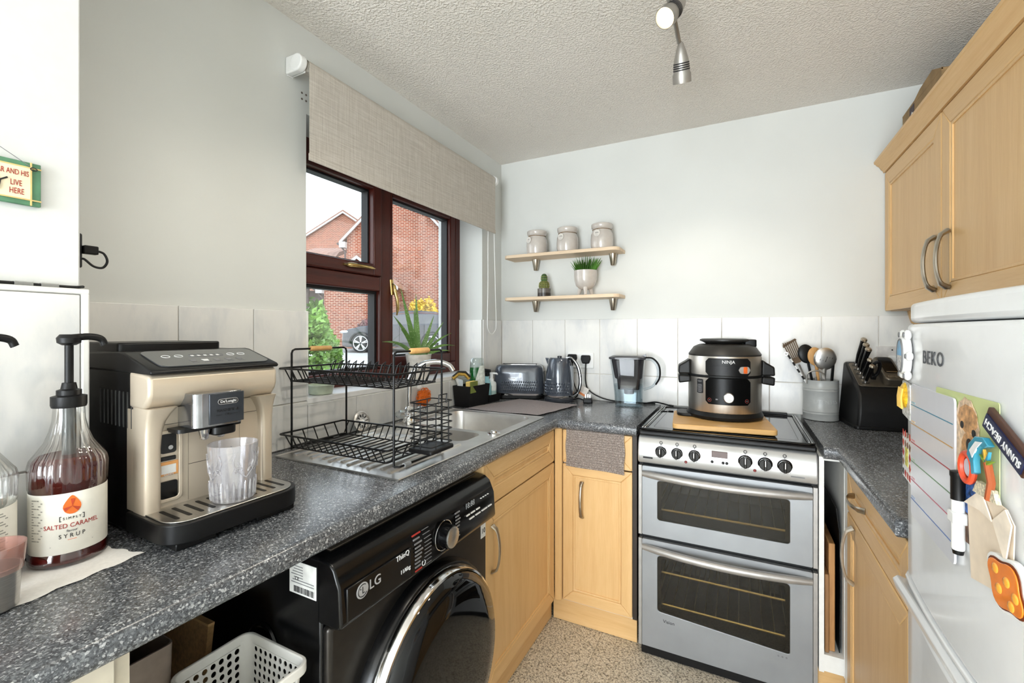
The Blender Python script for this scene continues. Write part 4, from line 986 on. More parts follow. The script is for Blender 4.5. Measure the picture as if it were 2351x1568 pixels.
for y in (-.026, .026): obj('bread_slot', G().box(-.09, .09, y - .014, y + .014, .1865, .1885), BLACKPL, bd)
obj('top_ring', G().frame(rrect(-.105, .105, -.048, .048, .015), rrect(-.1, .1, -.043, .043, .012), 'z', .1865, .189), CHROME, bd)
me_ = None
for r_ in range(4):
    for k in range(17):
        x = -.095 + .19 * k / 16 + (.006 if r_ % 2 else 0); z = .048 + .0155 * r_
        if me_ is None:
            o = obj('diamond_stud', G().loft([[(-.0055, 0, 0), (0, 0, -.0075), (.0055, 0, 0), (0, 0, .0075)], [(-.0005, -.0035, 0), (0, -.0035, -.0005), (.0005, -.0035, 0), (0, -.0035, .0005)]]), SLATE, bd); me_ = o.data
        else: o = link('diamond_stud', me_, SLATE, bd)
        o.location = (x, -D_ - .0008, z)
obj('brand_mark', G().box(-.054, -.018, -D_ - .0012, -D_ + .001, .1125, .1155), INKWHITE, bd)
obj('lever_slot', G().box(W_ - .004, W_ + .002, -.008, .008, .06, .15), BLACKPL, bd); obj('lever', G().box(W_ - .002, W_ + .018, -.016, .016, .066, .078), BLACKPL, bd, bev=.003)
obj('browning_dial', G().lathe([(.012, .14), (.012, .152), (.01, .154)], (0, .03, .055), 16, 'x'), CHROME, bd)
kt = thing('kettle', 'slate grey embossed jug kettle with chrome-edged handle', 'kettle', (.420, -.112, ZT + .0015), R(-6))
obj('base', G().lathe([(.080, 0), (.082, .004), (.082, .016), (.076, .022)], (0, 0, 0), 32), SLATED, kt)
obj('trim_band', G().lathe([(.079, .022), (.080, .024), (.080, .034)], (0, 0, 0), 32), CHROME, kt)
kb = obj('body', G().lathe([(.078, .034), (.079, .06), (.077, .10), (.072, .15), (.064, .20), (.060, .224), (.052, .232), (.004, .233)], (0, 0, 0), 36), SLATE, kt)
obj('lid_knob', G().lathe([(.012, .233), (.012, .24), (.008, .242)], (0, 0, 0), 14), SLATED, kb)
obj('spout', G().prism([(-.056, .226), (-.082, .230), (-.066, .19)], 'y', -.016, .016), SLATE, kb, bev=.004)
obj('handle', G().tube(smooth_path([(.045, 0, .228), (.075, 0, .226), (.108, 0, .185), (.122, 0, .12), (.112, 0, .06), (.084, 0, .035)], 6), .010, 10, flat=(1.25, .8)), BLACKPL, kt)
obj('handle_trim', G().tube(smooth_path([(.045, -.009, .232), (.078, -.011, .232), (.114, -.012, .188), (.128, -.012, .12), (.117, -.011, .056), (.086, -.009, .030)], 6), .0035, 8), CHROME, kt)
obj('water_gauge', G().box(.058, .0795, -.006, .006, .06, .19), glass('gauge_glass', (210, 216, 220), .8, .05, .1, body=(190, 196, 200), bfac=.4), kb)
me_ = None
for r_ in range(4):
    for k in range(13):
        a = R(-150 + 120 * k / 12 + (5 if r_ % 2 else 0)); z = .052 + .0155 * r_
        if me_ is None:
            o = obj('diamond_stud', G().loft([[(-.0055, 0, 0), (0, 0, -.0075), (.0055, 0, 0), (0, 0, .0075)], [(-.0005, -.0035, 0), (0, -.0035, -.0005), (.0005, -.0035, 0), (0, -.0035, .0005)]]), SLATE, kb); me_ = o.data
        else: o = link('diamond_stud', me_, SLATE, kb)
        o.location = (.0782 * cos(a), .0782 * sin(a), z); o.rotation_euler = (0, 0, a + pi / 2)
obj('brand_mark', G().loft([[((.0772 + dr) * sin(a / .077), -(.0772 + dr) * cos(a / .077), z) for dr, z in ((-.002, .1165), (0, .1165), (0, .1195), (-.002, .1195))] for a in [-.048 + .036 * k / 5 for k in range(6)]]), INKWHITE, kb)
# water filter jug
jg = thing('water_filter_jug', 'clear water filter jug with smoky grey hopper near the cooker', 'jug', (.795, -.125, ZT + .0015), R(8))
JC = glass('clear_jug', (244, 248, 250), .7, .02, .035)
def jr(w0, w1, d, z, r=.035): return [(x, y, z) for x, y in rrect(w0, w1, -d, d, r, 5)]
obj('shell', G().loft([jr(-.066, .066, .046, 0), jr(-.070, .068, .050, .06), jr(-.078, .072, .054, .14), jr(-.092, .078, .058, .24)], caps=False).loft([jr(-.066, .066, .046, .0), jr(-.062, .062, .042, .004)]), JC, jg)
obj('water', G().loft([jr(-.063, .063, .043, .006), jr(-.067, .065, .047, .06), jr(-.072, .067, .049, .108)]), glass('jug_water', (242, 248, 250), .5, .0, .04), jg)
HOP = glass('smoky_hopper', (120, 116, 122), .2, .45, .012, body=(62, 58, 62), bfac=.62)
hp = obj('hopper', G().loft([jr(-.052, .050, .034, .085, .02), jr(-.056, .054, .038, .135, .02), jr(-.066, .062, .042, .142, .02), jr(-.084, .072, .054, .232)]), HOP, jg)
obj('filter_cartridge', G().lathe([(.024, .062), (.026, .09), (.026, .12)], (0, 0, 0), 20), mat('cartridge_grey', (90, 88, 92), .4), hp)
ld_ = obj('lid', G().loft([jr(-.096, .082, .060, .236), jr(-.096, .082, .060, .245), jr(-.08, .07, .05, .252)]), mat('smoky_lid', (62, 62, 66), .25), jg)
obj('lid_tab', G().prism([(.06, .252), (.084, .248), (.082, .262)], 'y', -.014, .014), mat('smoky_lid', (62, 62, 66), .25), ld_)
obj('handle', G().tube(smooth_path([(.074, 0, .236), (.11, 0, .232), (.135, 0, .20), (.138, 0, .15), (.115, 0, .105), (.072, 0, .085)], 6), .009, 10, flat=(1.3, .7)), JC, jg)
obj('handle_grip', G().tube(smooth_path([(.080, 0, .244), (.115, 0, .240), (.144, 0, .205), (.147, 0, .15), (.128, 0, .112)], 6), .006, 10, flat=(1.6, .7)), BLACKPL, jg)
# double socket with two plugs
so = thing('double_socket', 'white double wall socket behind the kettle', 'socket', (.508, -.0086, 1.101))
obj('plate', G().box(-.073, .073, -.010, 0, -.043, .043), WHITEPL, so, bev=.004)
for x in (-.018, .012): obj('switch', G().box(x, x + .009, -.014, -.010, -.008, .012), WHITEPL, so, bev=.001)
def plug(name, label, x, z, path, y=-.0195):
    p = thing(name, label, 'plug', (x, y, z), 0, 'black plugs in the double socket')
    obj('plug_body', G().prism([(-.025, .022), (.025, .022), (.027, 0), (.018, -.024), (-.018, -.024), (-.027, 0)], 'y', -.020, 0), BLACKPL, p, bev=.006, seg=3)
    obj('cable', G().tube(smooth_path([Vector(q) - Vector((x, y, z)) for q in path], 8), .0036, 8), BLACKPL, p)
plug('power_plug', 'black plug in the left half of the socket behind the kettle', .463, 1.112, [(.463, -.030, 1.09), (.463, -.034, 1.05), (.47, -.026, .98), (.49, -.02, .91), (.45, -.018, ZT + .005), (.34, -.014, ZT + .005)])
plug('power_plug', 'black plug in the right half of the socket, its cable hanging free', .540, 1.108, [(.540, -.030, 1.085), (.541, -.036, 1.05), (.540, -.03, .985), (.556, -.025, .94), (.62, -.024, .905), (.70, -.022, ZT + .005), (.80, -.024, ZT + .005), (.905, -.02, ZT + .006)])
tg = thing('cable_tag', 'white and orange paper tag hanging on the plug cable', 'tag', (.535, -.050, .935))
obj('paper', G().box(-.026, .022, -.0008, .0, -.026, .026).xf(Matrix.Rotation(R(28), 4, 'Y')), mat('tag_white', (236, 230, 222), .6), tg)
obj('print', G().box(-.024, .018, -.0014, -.0008, -.024, -.012).xf(Matrix.Rotation(R(28), 4, 'Y')), mat('tag_orange', (226, 140, 84), .6), tg)
lp = thing('loose_plug', 'loose black three-pin plug lying by the kettle', 'plug', (.580, -.118, ZT + .0012), R(15))
obj('plug_body', G().prism([(-.025, .0), (.025, .0), (.022, .026), (-.022, .026)], 'y', -.022, .022), BLACKPL, lp, bev=.005, seg=3)
for x, y in ((-.011, -.008), (.011, -.008), (0, .010)): obj('pin', G().box(x - .003, x + .003, y - .002, y + .002, .025, .044), CHROME, lp)
obj('cable', G().tube(smooth_path([(-.02, .0, .012), (-.05, .01, .02), (-.085, .03, .008), (-.10, .06, .005)], 6), .0034, 8), BLACKPL, lp)
# ================================================================== coffee machine
CHAMP = mat('champagne_plastic', (206, 192, 172), .32, .35, var=.02, scale=6); CBLK = mat('satin_black', (12, 12, 13), .36, var=.08, bump=.03, spec=.35)
cf = thing('coffee_machine', 'champagne and black bean-to-cup coffee machine on the left worktop', 'coffee machine', (.460, -1.868, ZT + .001), R(88))
hw = .119
obj('body', G().prism(rrect(-hw + .001, hw - .001, .135, .405, .012), 'z', .004, .300), CBLK, cf, bev=.003)
base = obj('tray_base', G().prism(rrect(-.126, .126, 0, .155, (.045, .045, .002, .002), 8), 'z', .012, .046), CBLK, cf, bev=.004, seg=3)
obj('tray_foot', G().box(-.11, -.045, .012, .15, .0, .013).box(.03, .11, .012, .15, .0, .013), CBLK, base, bev=.002)
gr = obj('drip_grid', G().prism(rrect(-.118, .118, .008, .112, (.038, .038, .002, .002), 8), 'z', .046, .0485), STEELH, cf, bev=.001)
me_ = None
for k in range(11):
    o = obj('grid_slot', G().prism(rrect(-.0035, .0035, -.032, .032, .0033, 4), 'z', .0480, .0489), BLACKPL, gr) if me_ is None else link('grid_slot', me_, BLACKPL, gr)
    me_ = o.data; o.location = (-.098 + .0196 * k, .062, 0)
front = obj('front_cover', G().prism(rrect(-hw, hw, .112, .170, (.018, .018, .001, .001), 6), 'z', .046, .232), CHAMP, cf, bev=.002)
for s_ in (-1, 1):   # side pillars that flare into the brow
    rings = []
    for z, f_ in ((.046, 0), (.16, 0), (.19, .003), (.21, .010), (.225, .022), (.236, .034)):
        xa, xb = s_ * (hw + .0004), s_ * (hw - .026 - f_ * .6); a, b = min(xa, xb), max(xa, xb)
        rings.append([(x, y, z) for x, y in rrect(a, b, .098 - f_ * .45, .150, .008, 4)])
    obj('pillar', G().loft(rings), CHAMP, front, ang=60)
bp = [(.16, .233), (.105, .233), (.088, .238), (.077, .250), (.073, .262), (.073, .288), (.077, .296), (.16, .302)]
obj('brow', G().prism(bp, 'x', -hw - .0008, hw + .0008).map(lambda v: (v.x, v.y + (.012 * max(0, abs(v.x) - .112) / .008 if v.y < .1 else 0), v.z)), CHAMP, cf, bev=.007, seg=4, ang=60)
tp_ = [(.080, .2965), (.0775, .302), (.083, .306), (.185, .334), (.200, .336), (.405, .330), (.405, .301)]
top = obj('top_panel', G().prism(tp_, 'x', -hw, hw), CBLK, cf, bev=.006, seg=3, ang=50)
sl = math.atan2(.028, .102)
cpn2 = obj('touch_panel', G().prism(rrect(-.098, .108, -.045, .050, .016), 'z', 0, .002).xf(Matrix.Translation((0, .134, .3203)) @ Matrix.Rotation(sl, 4, 'X')), mat('touch_panel_grey', (64, 66, 68), .12, coat=.5), top)
PN = lambda g: g.xf(Matrix.Translation((0, .134, .3203)) @ Matrix.Rotation(sl, 4, 'X'))
for x in (-.068, -.046, .052, .074): obj('touch_ring', PN(G().tube([(x + .007 * cos(a), .012 + .007 * sin(a), .0022) for a in [2 * pi * q / 14 for q in range(14)]], .0006, 5, closed=True)), INKWHITE, cpn2)
obj('touch_pill', PN(G().tube([(x, y, .0022) for x, y in rrect(-.028, .036, .005, .019, .006, 4)], .0005, 5, closed=True)), INKGREY, cpn2)
for k in range(5):
    x = -.034 + .022 * k; obj('cup_icon', PN(G().prism([(x - .006, -.014), (x + .006, -.014), (x + .0045, -.024), (x - .0045, -.024)], 'z', .0019, .0024)), INKGREY if k != 1 else INKWHITE, cpn2)
    obj('icon_caption', PN(G().box(x - .006, x + .006, -.031, -.029, .0019, .0023)), INKGREY, cpn2)
    obj('strength_icon', PN(G().box(-.022 + .012 * k - .0025, -.022 + .012 * k + .0025, .009, .015, .0019, .0024)), INKWHITE, cpn2)
obj('bean_lid', G().prism(rrect(-.112, .075, .225, .400, .008), 'z', .331, .352), CBLK, top, bev=.003)
obj('tank_lid', G().prism(rrect(-.114, .114, .21, .402, .01), 'z', .330, .3345), CBLK, top, bev=.001)
for k in range(9): obj('vent_slot', G().box(-hw - .0004, -hw + .004, .150 + .0165 * k, .153 + .0165 * k, .196, .262), mat('vent_grey', (70, 70, 70), .4), cf)
obj('side_seam', G().box(-hw - .0003, -hw + .003, .135, .400, .2995, .3008), mat('seam_black', (6, 6, 6), .6), cf)
for x0, x1, z in ((-hw + .03, -.028, .2005), (.052, hw - .03, .2005), (-.045, .052, .118)): obj('panel_seam', G().box(x0, x1, .1116, .114, z, z + .001), mat('seam_brown', (70, 62, 52), .6), front)
for x, z0, z1 in ((-.045, .05, .20), (.052, .05, .20)): obj('panel_seam', G().box(x, x + .001, .1116, .114, z0, z1), mat('seam_light', (150, 138, 120), .6), front)
# spout unit
spu = obj('spout_block', G().prism(rrect(-.042, .048, .052, .115, (.014, .014, .001, .001), 6), 'z', .172, .236), mat('spout_chrome', (150, 150, 152), .12, .9), cf, bev=.002)
obj('spout_face', G().box(-.018, .046, .0495, .053, .176, .234), mat('dark_chrome_face', (66, 70, 76), .14, .5), spu, bev=.001)
obj('spout_saddle', G().prism(rrect(-.060, .056, .070, .115, (.01, .01, .001, .001), 4), 'z', .165, .172), CBLK, spu)
bdg = obj('brand_badge', G().prism(rrect(-.004, .034, .212, .223, .0054, 5), 'y', .0482, .0496), mat('badge_silver', (214, 214, 214), .2, .8), spu)
obj('badge_inner', G().prism(rrect(-.0028, .0328, .2131, .2219, .0043, 5), 'y', .0477, .0483), INKBLACK, bdg)
text('brand_text', "De'Longhi", .0072, INKWHITE, bdg, loc=(.015, .0475, .2175), ext=.0002)
text('range_text', 'MAGNIFICA', .0078, INKBLACK, spu, loc=(.015, .0491, .2005), ext=.0003); text('range_text', 'EVO', .0058, INKBLACK, spu, loc=(.015, .0491, .1925), ext=.0003)
for x0, x1 in ((-.006, .004), (.026, .036)): obj('range_line', G().box(x0, x1, .0488, .0496, .1921, .1928), INKBLACK, spu)
obj('nozzle', G().lathe([(.012, .166), (.010, .158), (.008, .146), (.006, .144)], (-.010, .085, 0), 16), CHROME, spu); obj('nozzle', G().lathe([(.012, .166), (.010, .158), (.008, .146), (.006, .144)], (.020, .085, 0), 16), CHROME, spu)
obj('nozzle_guard', G().prism(rrect(.0, .044, .066, .10, .012, 4), 'z', .150, .168), CBLK, spu, bev=.003)
spu.location = (-.020, 0, .022)
# milk port, sticker and water window on the left of the front
mp_ = obj('port_frame', G().frame(rrect(-.100, -.056, .058, .190, .010), rrect(-.094, -.062, .064, .184, .007), 'y', .1075, .1125), CHAMP, front, bev=.001)
obj('port_opening', G().prism(rrect(-.092, -.066, .148, .184, .005), 'y', .1085, .1122), mat('deep_black', (5, 5, 5), .5), front)
obj('port_nozzle', G().lathe([(.004, .100), (.004, .112)], (-.079, 0, .160), 12, 'y'), CHROME, front)
obj('port_latch', G().box(-.093, -.066, .1085, .1122, .134, .142), mat('deep_black', (5, 5, 5), .5), front, bev=.002)
stk = obj('clean_sticker', G().box(-.094, -.062, .1105, .1118, .106, .132), mat('sticker_orange', (224, 160, 96), .5), front, bev=.001)
obj('sticker_panel', G().box(-.090, -.066, .1099, .1108, .110, .126), mat('sticker_paper', (232, 230, 226), .5), stk); text('sticker_text', 'CLEAN', .005, INKWHITE, stk, loc=(-.078, .1100, .1079), ext=.0003)
obj('level_window', G().prism(rrect(-.092, -.064, .062, .096, .004), 'y', .1090, .1122), BLACKGL, front)

# tumbler on the drip tray
tm = thing('tumbler', 'clear pressed-glass tumbler on the coffee machine drip tray', 'glass', (.412, -1.862, ZT + .0502))
TG = glass('pressed_glass', (248, 248, 250), .8, .06, .14, body=(236, 232, 234), bfac=.16)
obj('wall', G().lathe([(.034, 0), (.036, .003), (.0375, .03), (.043, .105), (.0435, .108), (.041, .108), (.036, .03), (.033, .010), (.003, .009)], (0, 0, 0), 36), TG, tm)
me_ = None
for k in range(24):
    a = 2 * pi * k / 24; o = obj('flute', G().tube([(.0365, 0, .004), (.0385, 0, .032), (.0392, 0, .040)], .0022, 6, radii=[.0024, .003, .001]), TG, tm) if me_ is None else link('flute', me_, TG, tm)
    me_ = o.data; o.rotation_euler = (0, 0, a)
def wrapc(pts, r0=.0385, k_=.075):   # (arc length, height) to the tapering wall
    return [((r0 + k_ * (z - .03)) * cos(s_ / .04), (r0 + k_ * (z - .03)) * sin(s_ / .04), z) for s_, z in pts]
for k in range(4):
    s0 = k * .0628
    for m_ in (-1, 1):
        obj('scroll', G().tube(wrapc([(s0 + m_ * (.014 - .010 * (1 - t) * cos(9 * t)), .058 + .010 * (1 - t) * sin(9 * t) + .03 * max(0, t - .35)) for t in [q / 22 for q in range(23)]]), .0013, 6), TG, tm)
        obj('scroll', G().tube(wrapc([(s0 + m_ * .022 * sin(2.2 * t), .046 + .046 * t) for t in [q / 10 for q in range(11)]]), .0013, 6), TG, tm)
# ------------------------------------------------------------------ syrup bottles
BTL = glass('syrup_bottle_plastic', (246, 246, 244), .8, .03, .07); SYR = liquid('caramel_syrup', (190, 40, 14), (96, 14, 8), .55)
LABELM = mat('cream_label', (236, 233, 222), .5, var=.02)
def syrup(label, p, rz, level, full):
    t = thing('syrup_bottle', label, 'bottle', p, rz, 'syrup pump bottles'); t.scale = (.87, .87, 1)
    rib = lambda a, z: 1 + (.022 * cos(28 * a) if .128 < z < .222 else 0)
    prof = [(.050, 0), (.0555, .004), (.0555, .018), (.0535, .021), (.0535, .118), (.0555, .122), (.0555, .155), (.053, .166), (.044, .178), (.034, .192), (.027, .21), (.0235, .228), (.0225, .244), (.0225, .25)]
    obj('shell', G().lathe(prof, (0, 0, 0), 112 if full else 34, rib=rib if full else None, cap1=False), BTL, t)
    lq = [(.047, .003), (.0530, .005), (.0530, .018), (.0512, .021), (.0512, .118), (.0530, .122)] + ([(.0530, .150), (.050, .1635), (.044, .170)] if level > .16 else [])
    lq = [q for q in lq if q[1] <= level] + [(.0525, level)] if level < .16 else lq
    obj('syrup', G().lathe(lq, (0, 0, 0), 34), SYR, t)
    lb = obj('label', G().lathe([(.0540, .022), (.0546, .023), (.0546, .116), (.0540, .117)], (0, 0, 0), 40, cap0=False, cap1=False), LABELM, t)
    pm = obj('pump_collar', G().lathe([(.0245, .248), (.0255, .252), (.0255, .266), (.018, .268), (.018, .276), (.012, .278), (.010, .288)], (0, 0, 0), 28, rib=lambda a, z: 1 + (.015 * cos(28 * a) if .25 < z < .267 else 0)), BLACKPL, t)
    obj('pump_stem', G().lathe([(.0065, .284), (.0065, .352)], (0, 0, 0), 14), BLACKPL, t); obj('dip_tube', G().lathe([(.010, .150), (.010, .248)], (0, 0, 0), 14).lathe([(.004, .02), (.004, .15)], (0, 0, 0), 8), glass('dip_tube', (150, 152, 154), .5, .1, .1, body=(96, 98, 100), bfac=.6), t)
    hd = obj('pump_head', G().lathe([(.010, .350), (.017, .354), (.018, .362), (.013, .368)], (0, 0, 0), 18).tube(smooth_path([(0, 0, .362), (.028, .006, .364), (.046, .010, .360), (.052, .011, .350)], 5), .006, 10), BLACKPL, t)
    return t, lb
RB = .0549
def wb(v): return ((RB + v.z * 0) * sin(v.x / RB), -(RB - v.y) * cos(v.x / RB), v.z)
b1, l1_ = syrup('full bottle of dark red syrup with black pump, beside the coffee machine', (.303, -2.0665, ZT + .0022), R(76), .17, True)
ORG = mat('drop_orange', (226, 110, 36), .5); ORD = mat('drop_dark', (188, 66, 30), .5)
def flat(pts, y0=-.0004, y1=.0002): return G().prism(pts, 'y', y0, y1)
def drop_pts(cx, cz, r, n=22):
    o = []
    for k in range(n):
        a = 2 * pi * k / n; x = r * sin(a); z = r * cos(a); 
        if cos(a) > 0: x *= 1 - .55 * cos(a) ** 1.2; z *= 1.35
        o.append((cx + x, cz + z))
    return o
def onlabel(n_, g, m_, par): return obj(n_, g.map(wb), m_, par)
dr_ = onlabel('drop_emblem', flat(drop_pts(0, .096, .0125)), ORG, l1_)
for a in (0, 1, 2): onlabel('drop_facet', flat([(0, .096), (.0115 * cos(R(100 + 120 * a)), .096 + .0115 * sin(R(100 + 120 * a))), (.0118 * cos(R(70 + 120 * a)), .096 + .0118 * sin(R(70 + 120 * a)))], -.0008, .0), ORD, dr_)
for a, b, c_, d_ in ((-.017, .017, .0732, .0742), (-.017, .017, .0804, .0814), (-.017, -.0160, .0732, .0814), (.0160, .017, .0732, .0814)): onlabel('word_box', flat([(a, c_), (b, c_), (b, d_), (a, d_)]), INKBLACK, l1_)
text('label_text', 'S I M P L Y', .0055, INKBLACK, l1_, fn=wb, loc=(0, 0, .0773), ext=.0003)
text('label_text', 'SALTED CARAMEL', .0098, INKRED, l1_, fn=wb, loc=(0, 0, .0655), ext=.0003, sx=.98)
text('label_text', 'flavour', .0055, INKGREY, l1_, fn=wb, loc=(0, 0, .0575), ext=.0003); text('label_text', 'S Y R U P', .0090, INKBLACK, l1_, fn=wb, loc=(0, 0, .0495), ext=.0003)
onlabel('rule_line', flat([(-.006, .0432), (.006, .0432), (.006, .0437), (-.006, .0437)]), ORG, l1_)
onlabel('small_print', flat([(-.03, .0345), (.03, .0345), (.03, .0360), (-.03, .0360)]), mat('faint_ink', (190, 188, 180), .6), l1_)
for k in range(16): onlabel('small_print', flat([(-.062, .045 + .0042 * k), (-.047 + .003 * (k % 3), .045 + .0042 * k), (-.047 + .003 * (k % 3), .0465 + .0042 * k), (-.062, .0465 + .0042 * k)]), mat('faint_ink2', (160, 158, 150), .6), l1_)
b2, l2_ = syrup('nearly empty clear syrup bottle at the left edge of the picture', (.303, -2.1755, ZT + .0022), R(76), .03, True)
for k in range(18): onlabel('small_print', flat([(.030, .040 + .004 * k), (.050 - .004 * (k % 3), .040 + .004 * k), (.050 - .004 * (k % 3), .0415 + .004 * k), (.030, .0415 + .004 * k)]), mat('faint_ink2', (160, 158, 150), .6), l2_)
# small cup with a steel base in front of the bottles, kitchen paper underneath
cu_ = thing('measuring_cup', 'small steel cup with a clear rim at the lower left edge', 'cup', (.402, -2.178, ZT + .0022))
obj('steel_body', G().lathe([(.024, 0), (.026, .002), (.029, .052), (.030, .056), (.027, .056), (.024, .006), (.002, .005)], (0, 0, 0), 28), STEEL, cu_)
obj('clear_rim', G().lathe([(.0305, .05), (.0335, .082), (.0335, .085), (.031, .085), (.028, .052)], (0, 0, 0), 28, cap0=False, cap1=False), glass('pinkish_rim', (240, 214, 206), .7, .08, .1, body=(206, 170, 160), bfac=.3), cu_)
g = G(); n = 14; cor = [Vector((.255, -2.22)), Vector((.425, -2.200)), Vector((.398, -2.004)), Vector((.262, -2.032))]
gv = {}
for i in range(n + 1):
    for j in range(n + 1):
        u, v = i / n, j / n; p = (cor[0] * (1 - u) + cor[1] * u) * (1 - v) + (cor[3] * (1 - u) + cor[2] * u) * v
        gv[i, j] = g.bm.verts.new((p.x + (.003 * sin(25 * v) if i in (0, n) else 0), p.y + (.003 * sin(21 * u) if j in (0, n) else 0), ZT + .0014 + (.0005 * sin(12 * u) * sin(10 * v))))
for i in range(n):
    for j in range(n): g.bm.faces.new([gv[i, j], gv[i + 1, j], gv[i + 1, j + 1], gv[i, j + 1]])
bmesh.ops.solidify(g.bm, geom=g.bm.faces[:], thickness=.0008)
tag(obj('kitchen_paper', g, mat('kitchen_paper', (240, 238, 234), .9, var=.02, scale=200, bump=.2)), 'sheet of white kitchen paper under the syrup bottles', 'paper')

# ================================================================== wall shelves and ornaments
def shelf(label, z, jz):
    t = thing('wall_shelf', label, 'shelf', (.420, -.0002, z), 0, 'pine wall shelves')
    obj('board', G().prism(rrect(-.328, .328, -.150, 0, (.035, .035, .001, .001), 6), 'z', 0, .017), PALEWOOD, t, bev=.002)
    for x in (-.178, .270):
        b = obj('bracket', G().lathe([(.010, -.062), (.012, -.060), (.022, 0)], (x, -.028, 0), 20), NICKEL, t); obj('screw_cap', G().lathe([(.016, .017), (.014, .0185), (.004, .019)], (x, -.028, 0), 16), NICKEL, b)
    return t
shelf('upper pine wall shelf carrying the three ceramic jars', 1.672, 0); shelf('lower pine wall shelf carrying the cactus and grass plant', 1.434, 0)
GREIGE = mat('greige_glaze', (196, 188, 180), .16, var=.02, coat=.4)
for i, (x, d_) in enumerate(((.272, 'leftmost of the three greige ceramic jars on the upper shelf'), (.454, 'middle one of the three greige ceramic jars on the upper shelf'), (.645, 'rightmost of the three greige ceramic jars on the upper shelf'))):
    t = thing('storage_jar', d_, 'jar', (x, -.082, 1.6895), R((-8, 0, 6)[i]), 'ceramic storage jars')
    obj('body', G().lathe([(.046, 0), (.054, .004), (.058, .02), (.0585, .05), (.057, .078), (.050, .094), (.0475, .100), (.0475, .104)], (0, 0, 0), 36), GREIGE, t)
    obj('collar', G().lathe([(.0475, .104), (.053, .110), (.0555, .120), (.0550, .130), (.050, .133), (.046, .128), (.046, .106)], (0, 0, 0), 36), GREIGE, t)
    obj('cord', G().tube([(.0488 * cos(a), .0488 * sin(a), .1015 + .001 * sin(3 * a)) for a in [2 * pi * q / 30 for q in range(30)]], .0018, 6, closed=True).tube([(-.014, -.0475, .101), (-.016, -.054, .092)], .0012, 5), mat('jute', (128, 104, 76), .9), t)
    tg_ = obj('tag', G().lathe([(.0175, 0), (.0175, .0022)], (0, 0, 0), 24, 'y').xf(Matrix.Translation((-.016, -.060, .077)) @ Matrix.Rotation(R(-14), 4, 'Z')), mat('tag_ceramic', (212, 206, 198), .3), t)
    text('tag_text', ('TEA', 'COFFEE', 'SUGAR')[i], .0058, INKGREY, tg_, loc=(-.016, -.0604, .079), rot=(R(90), 0, R(-14)))
ct = thing('cactus', 'small round cactus in a dark pot on the lower shelf', 'cactus', (.318, -.085, 1.4515))
obj('pot', G().lathe([(.035, 0), (.037, .002), (.037, .022)], (0, 0, 0), 28), mat('pot_dark', (58, 52, 48), .3, .2), ct); obj('pot_rim', G().lathe([(.0372, .022), (.0372, .046), (.033, .046), (.033, .036), (.003, .036)], (0, 0, 0), 28), mat('pot_smoke', (104, 98, 92), .25), ct)
CACT = mat('cactus_green', (96, 104, 48), .7, var=.2, scale=60); ribc = lambda a: 1 + .07 * cos(12 * a)
obj('globe', G().lathe([(.012, .036), (.024, .044), (.0285, .060), (.026, .078), (.018, .088), (.004, .090)], (0, 0, 0), 48, rad=ribc), CACT, ct)
obj('offset', G().lathe([(.014, .084), (.017, .098), (.016, .116), (.010, .127), (.002, .130)], (0, 0, 0), 48, rad=ribc), mat('cactus_dark', (66, 92, 46), .7, var=.2, scale=60), ct)
g = G(); rnd = random.Random(4)
for k in range(12):
    for z, r_ in ((.05, .0275), (.06, .0300), (.07, .0285), (.08, .0245), (.10, .0178), (.112, .0170)):
        a = 2 * pi * k / 12
        for da in (-.3, .3): g.tube([(r_ * cos(a), r_ * sin(a), z), ((r_ + .004) * cos(a + da), (r_ + .004) * sin(a + da), z + .002)], .00045, 4)
o = obj('spines', g, mat('cactus_spine', (206, 180, 120), .6), ct); o['kind'] = 'stuff'
gp = thing('grass_plant', 'artificial grass in a three-legged greige bowl on the lower shelf', 'plant', (.556, -.085, 1.4515), R(20))
obj('bowl', G().lathe([(.004, .030), (.030, .034), (.050, .052), (.058, .078), (.060, .105), (.0605, .132), (.056, .132), (.055, .112), (.003, .110)], (0, 0, 0), 36), GREIGE, gp)
for k in range(3): a = 2 * pi * k / 3 + .5; obj('leg', G().tube([(.030 * cos(a), .030 * sin(a), .042), (.042 * cos(a), .042 * sin(a), .0015)], .01, 10, radii=[.013, .007]), GREIGE, gp)
GRS = mat('grass_blade', (76, 128, 44), .5, var=.3, scale=8)
for k in range(170):
    a, q = rnd.uniform(0, 2 * pi), rnd.uniform(0, 1) ** .6; b = Vector((.046 * q * cos(a), .046 * q * sin(a), .112)); ln = rnd.uniform(.06, .105)
    t_ = b + Vector((cos(a) * q * ln * .42 + rnd.uniform(-.01, .01), sin(a) * q * ln * .42 + rnd.uniform(-.01, .01), ln * (1 - .22 * q)))
    leaf(b, t_, .0026, .006 * q, GRS, gp, 'blade', 4)

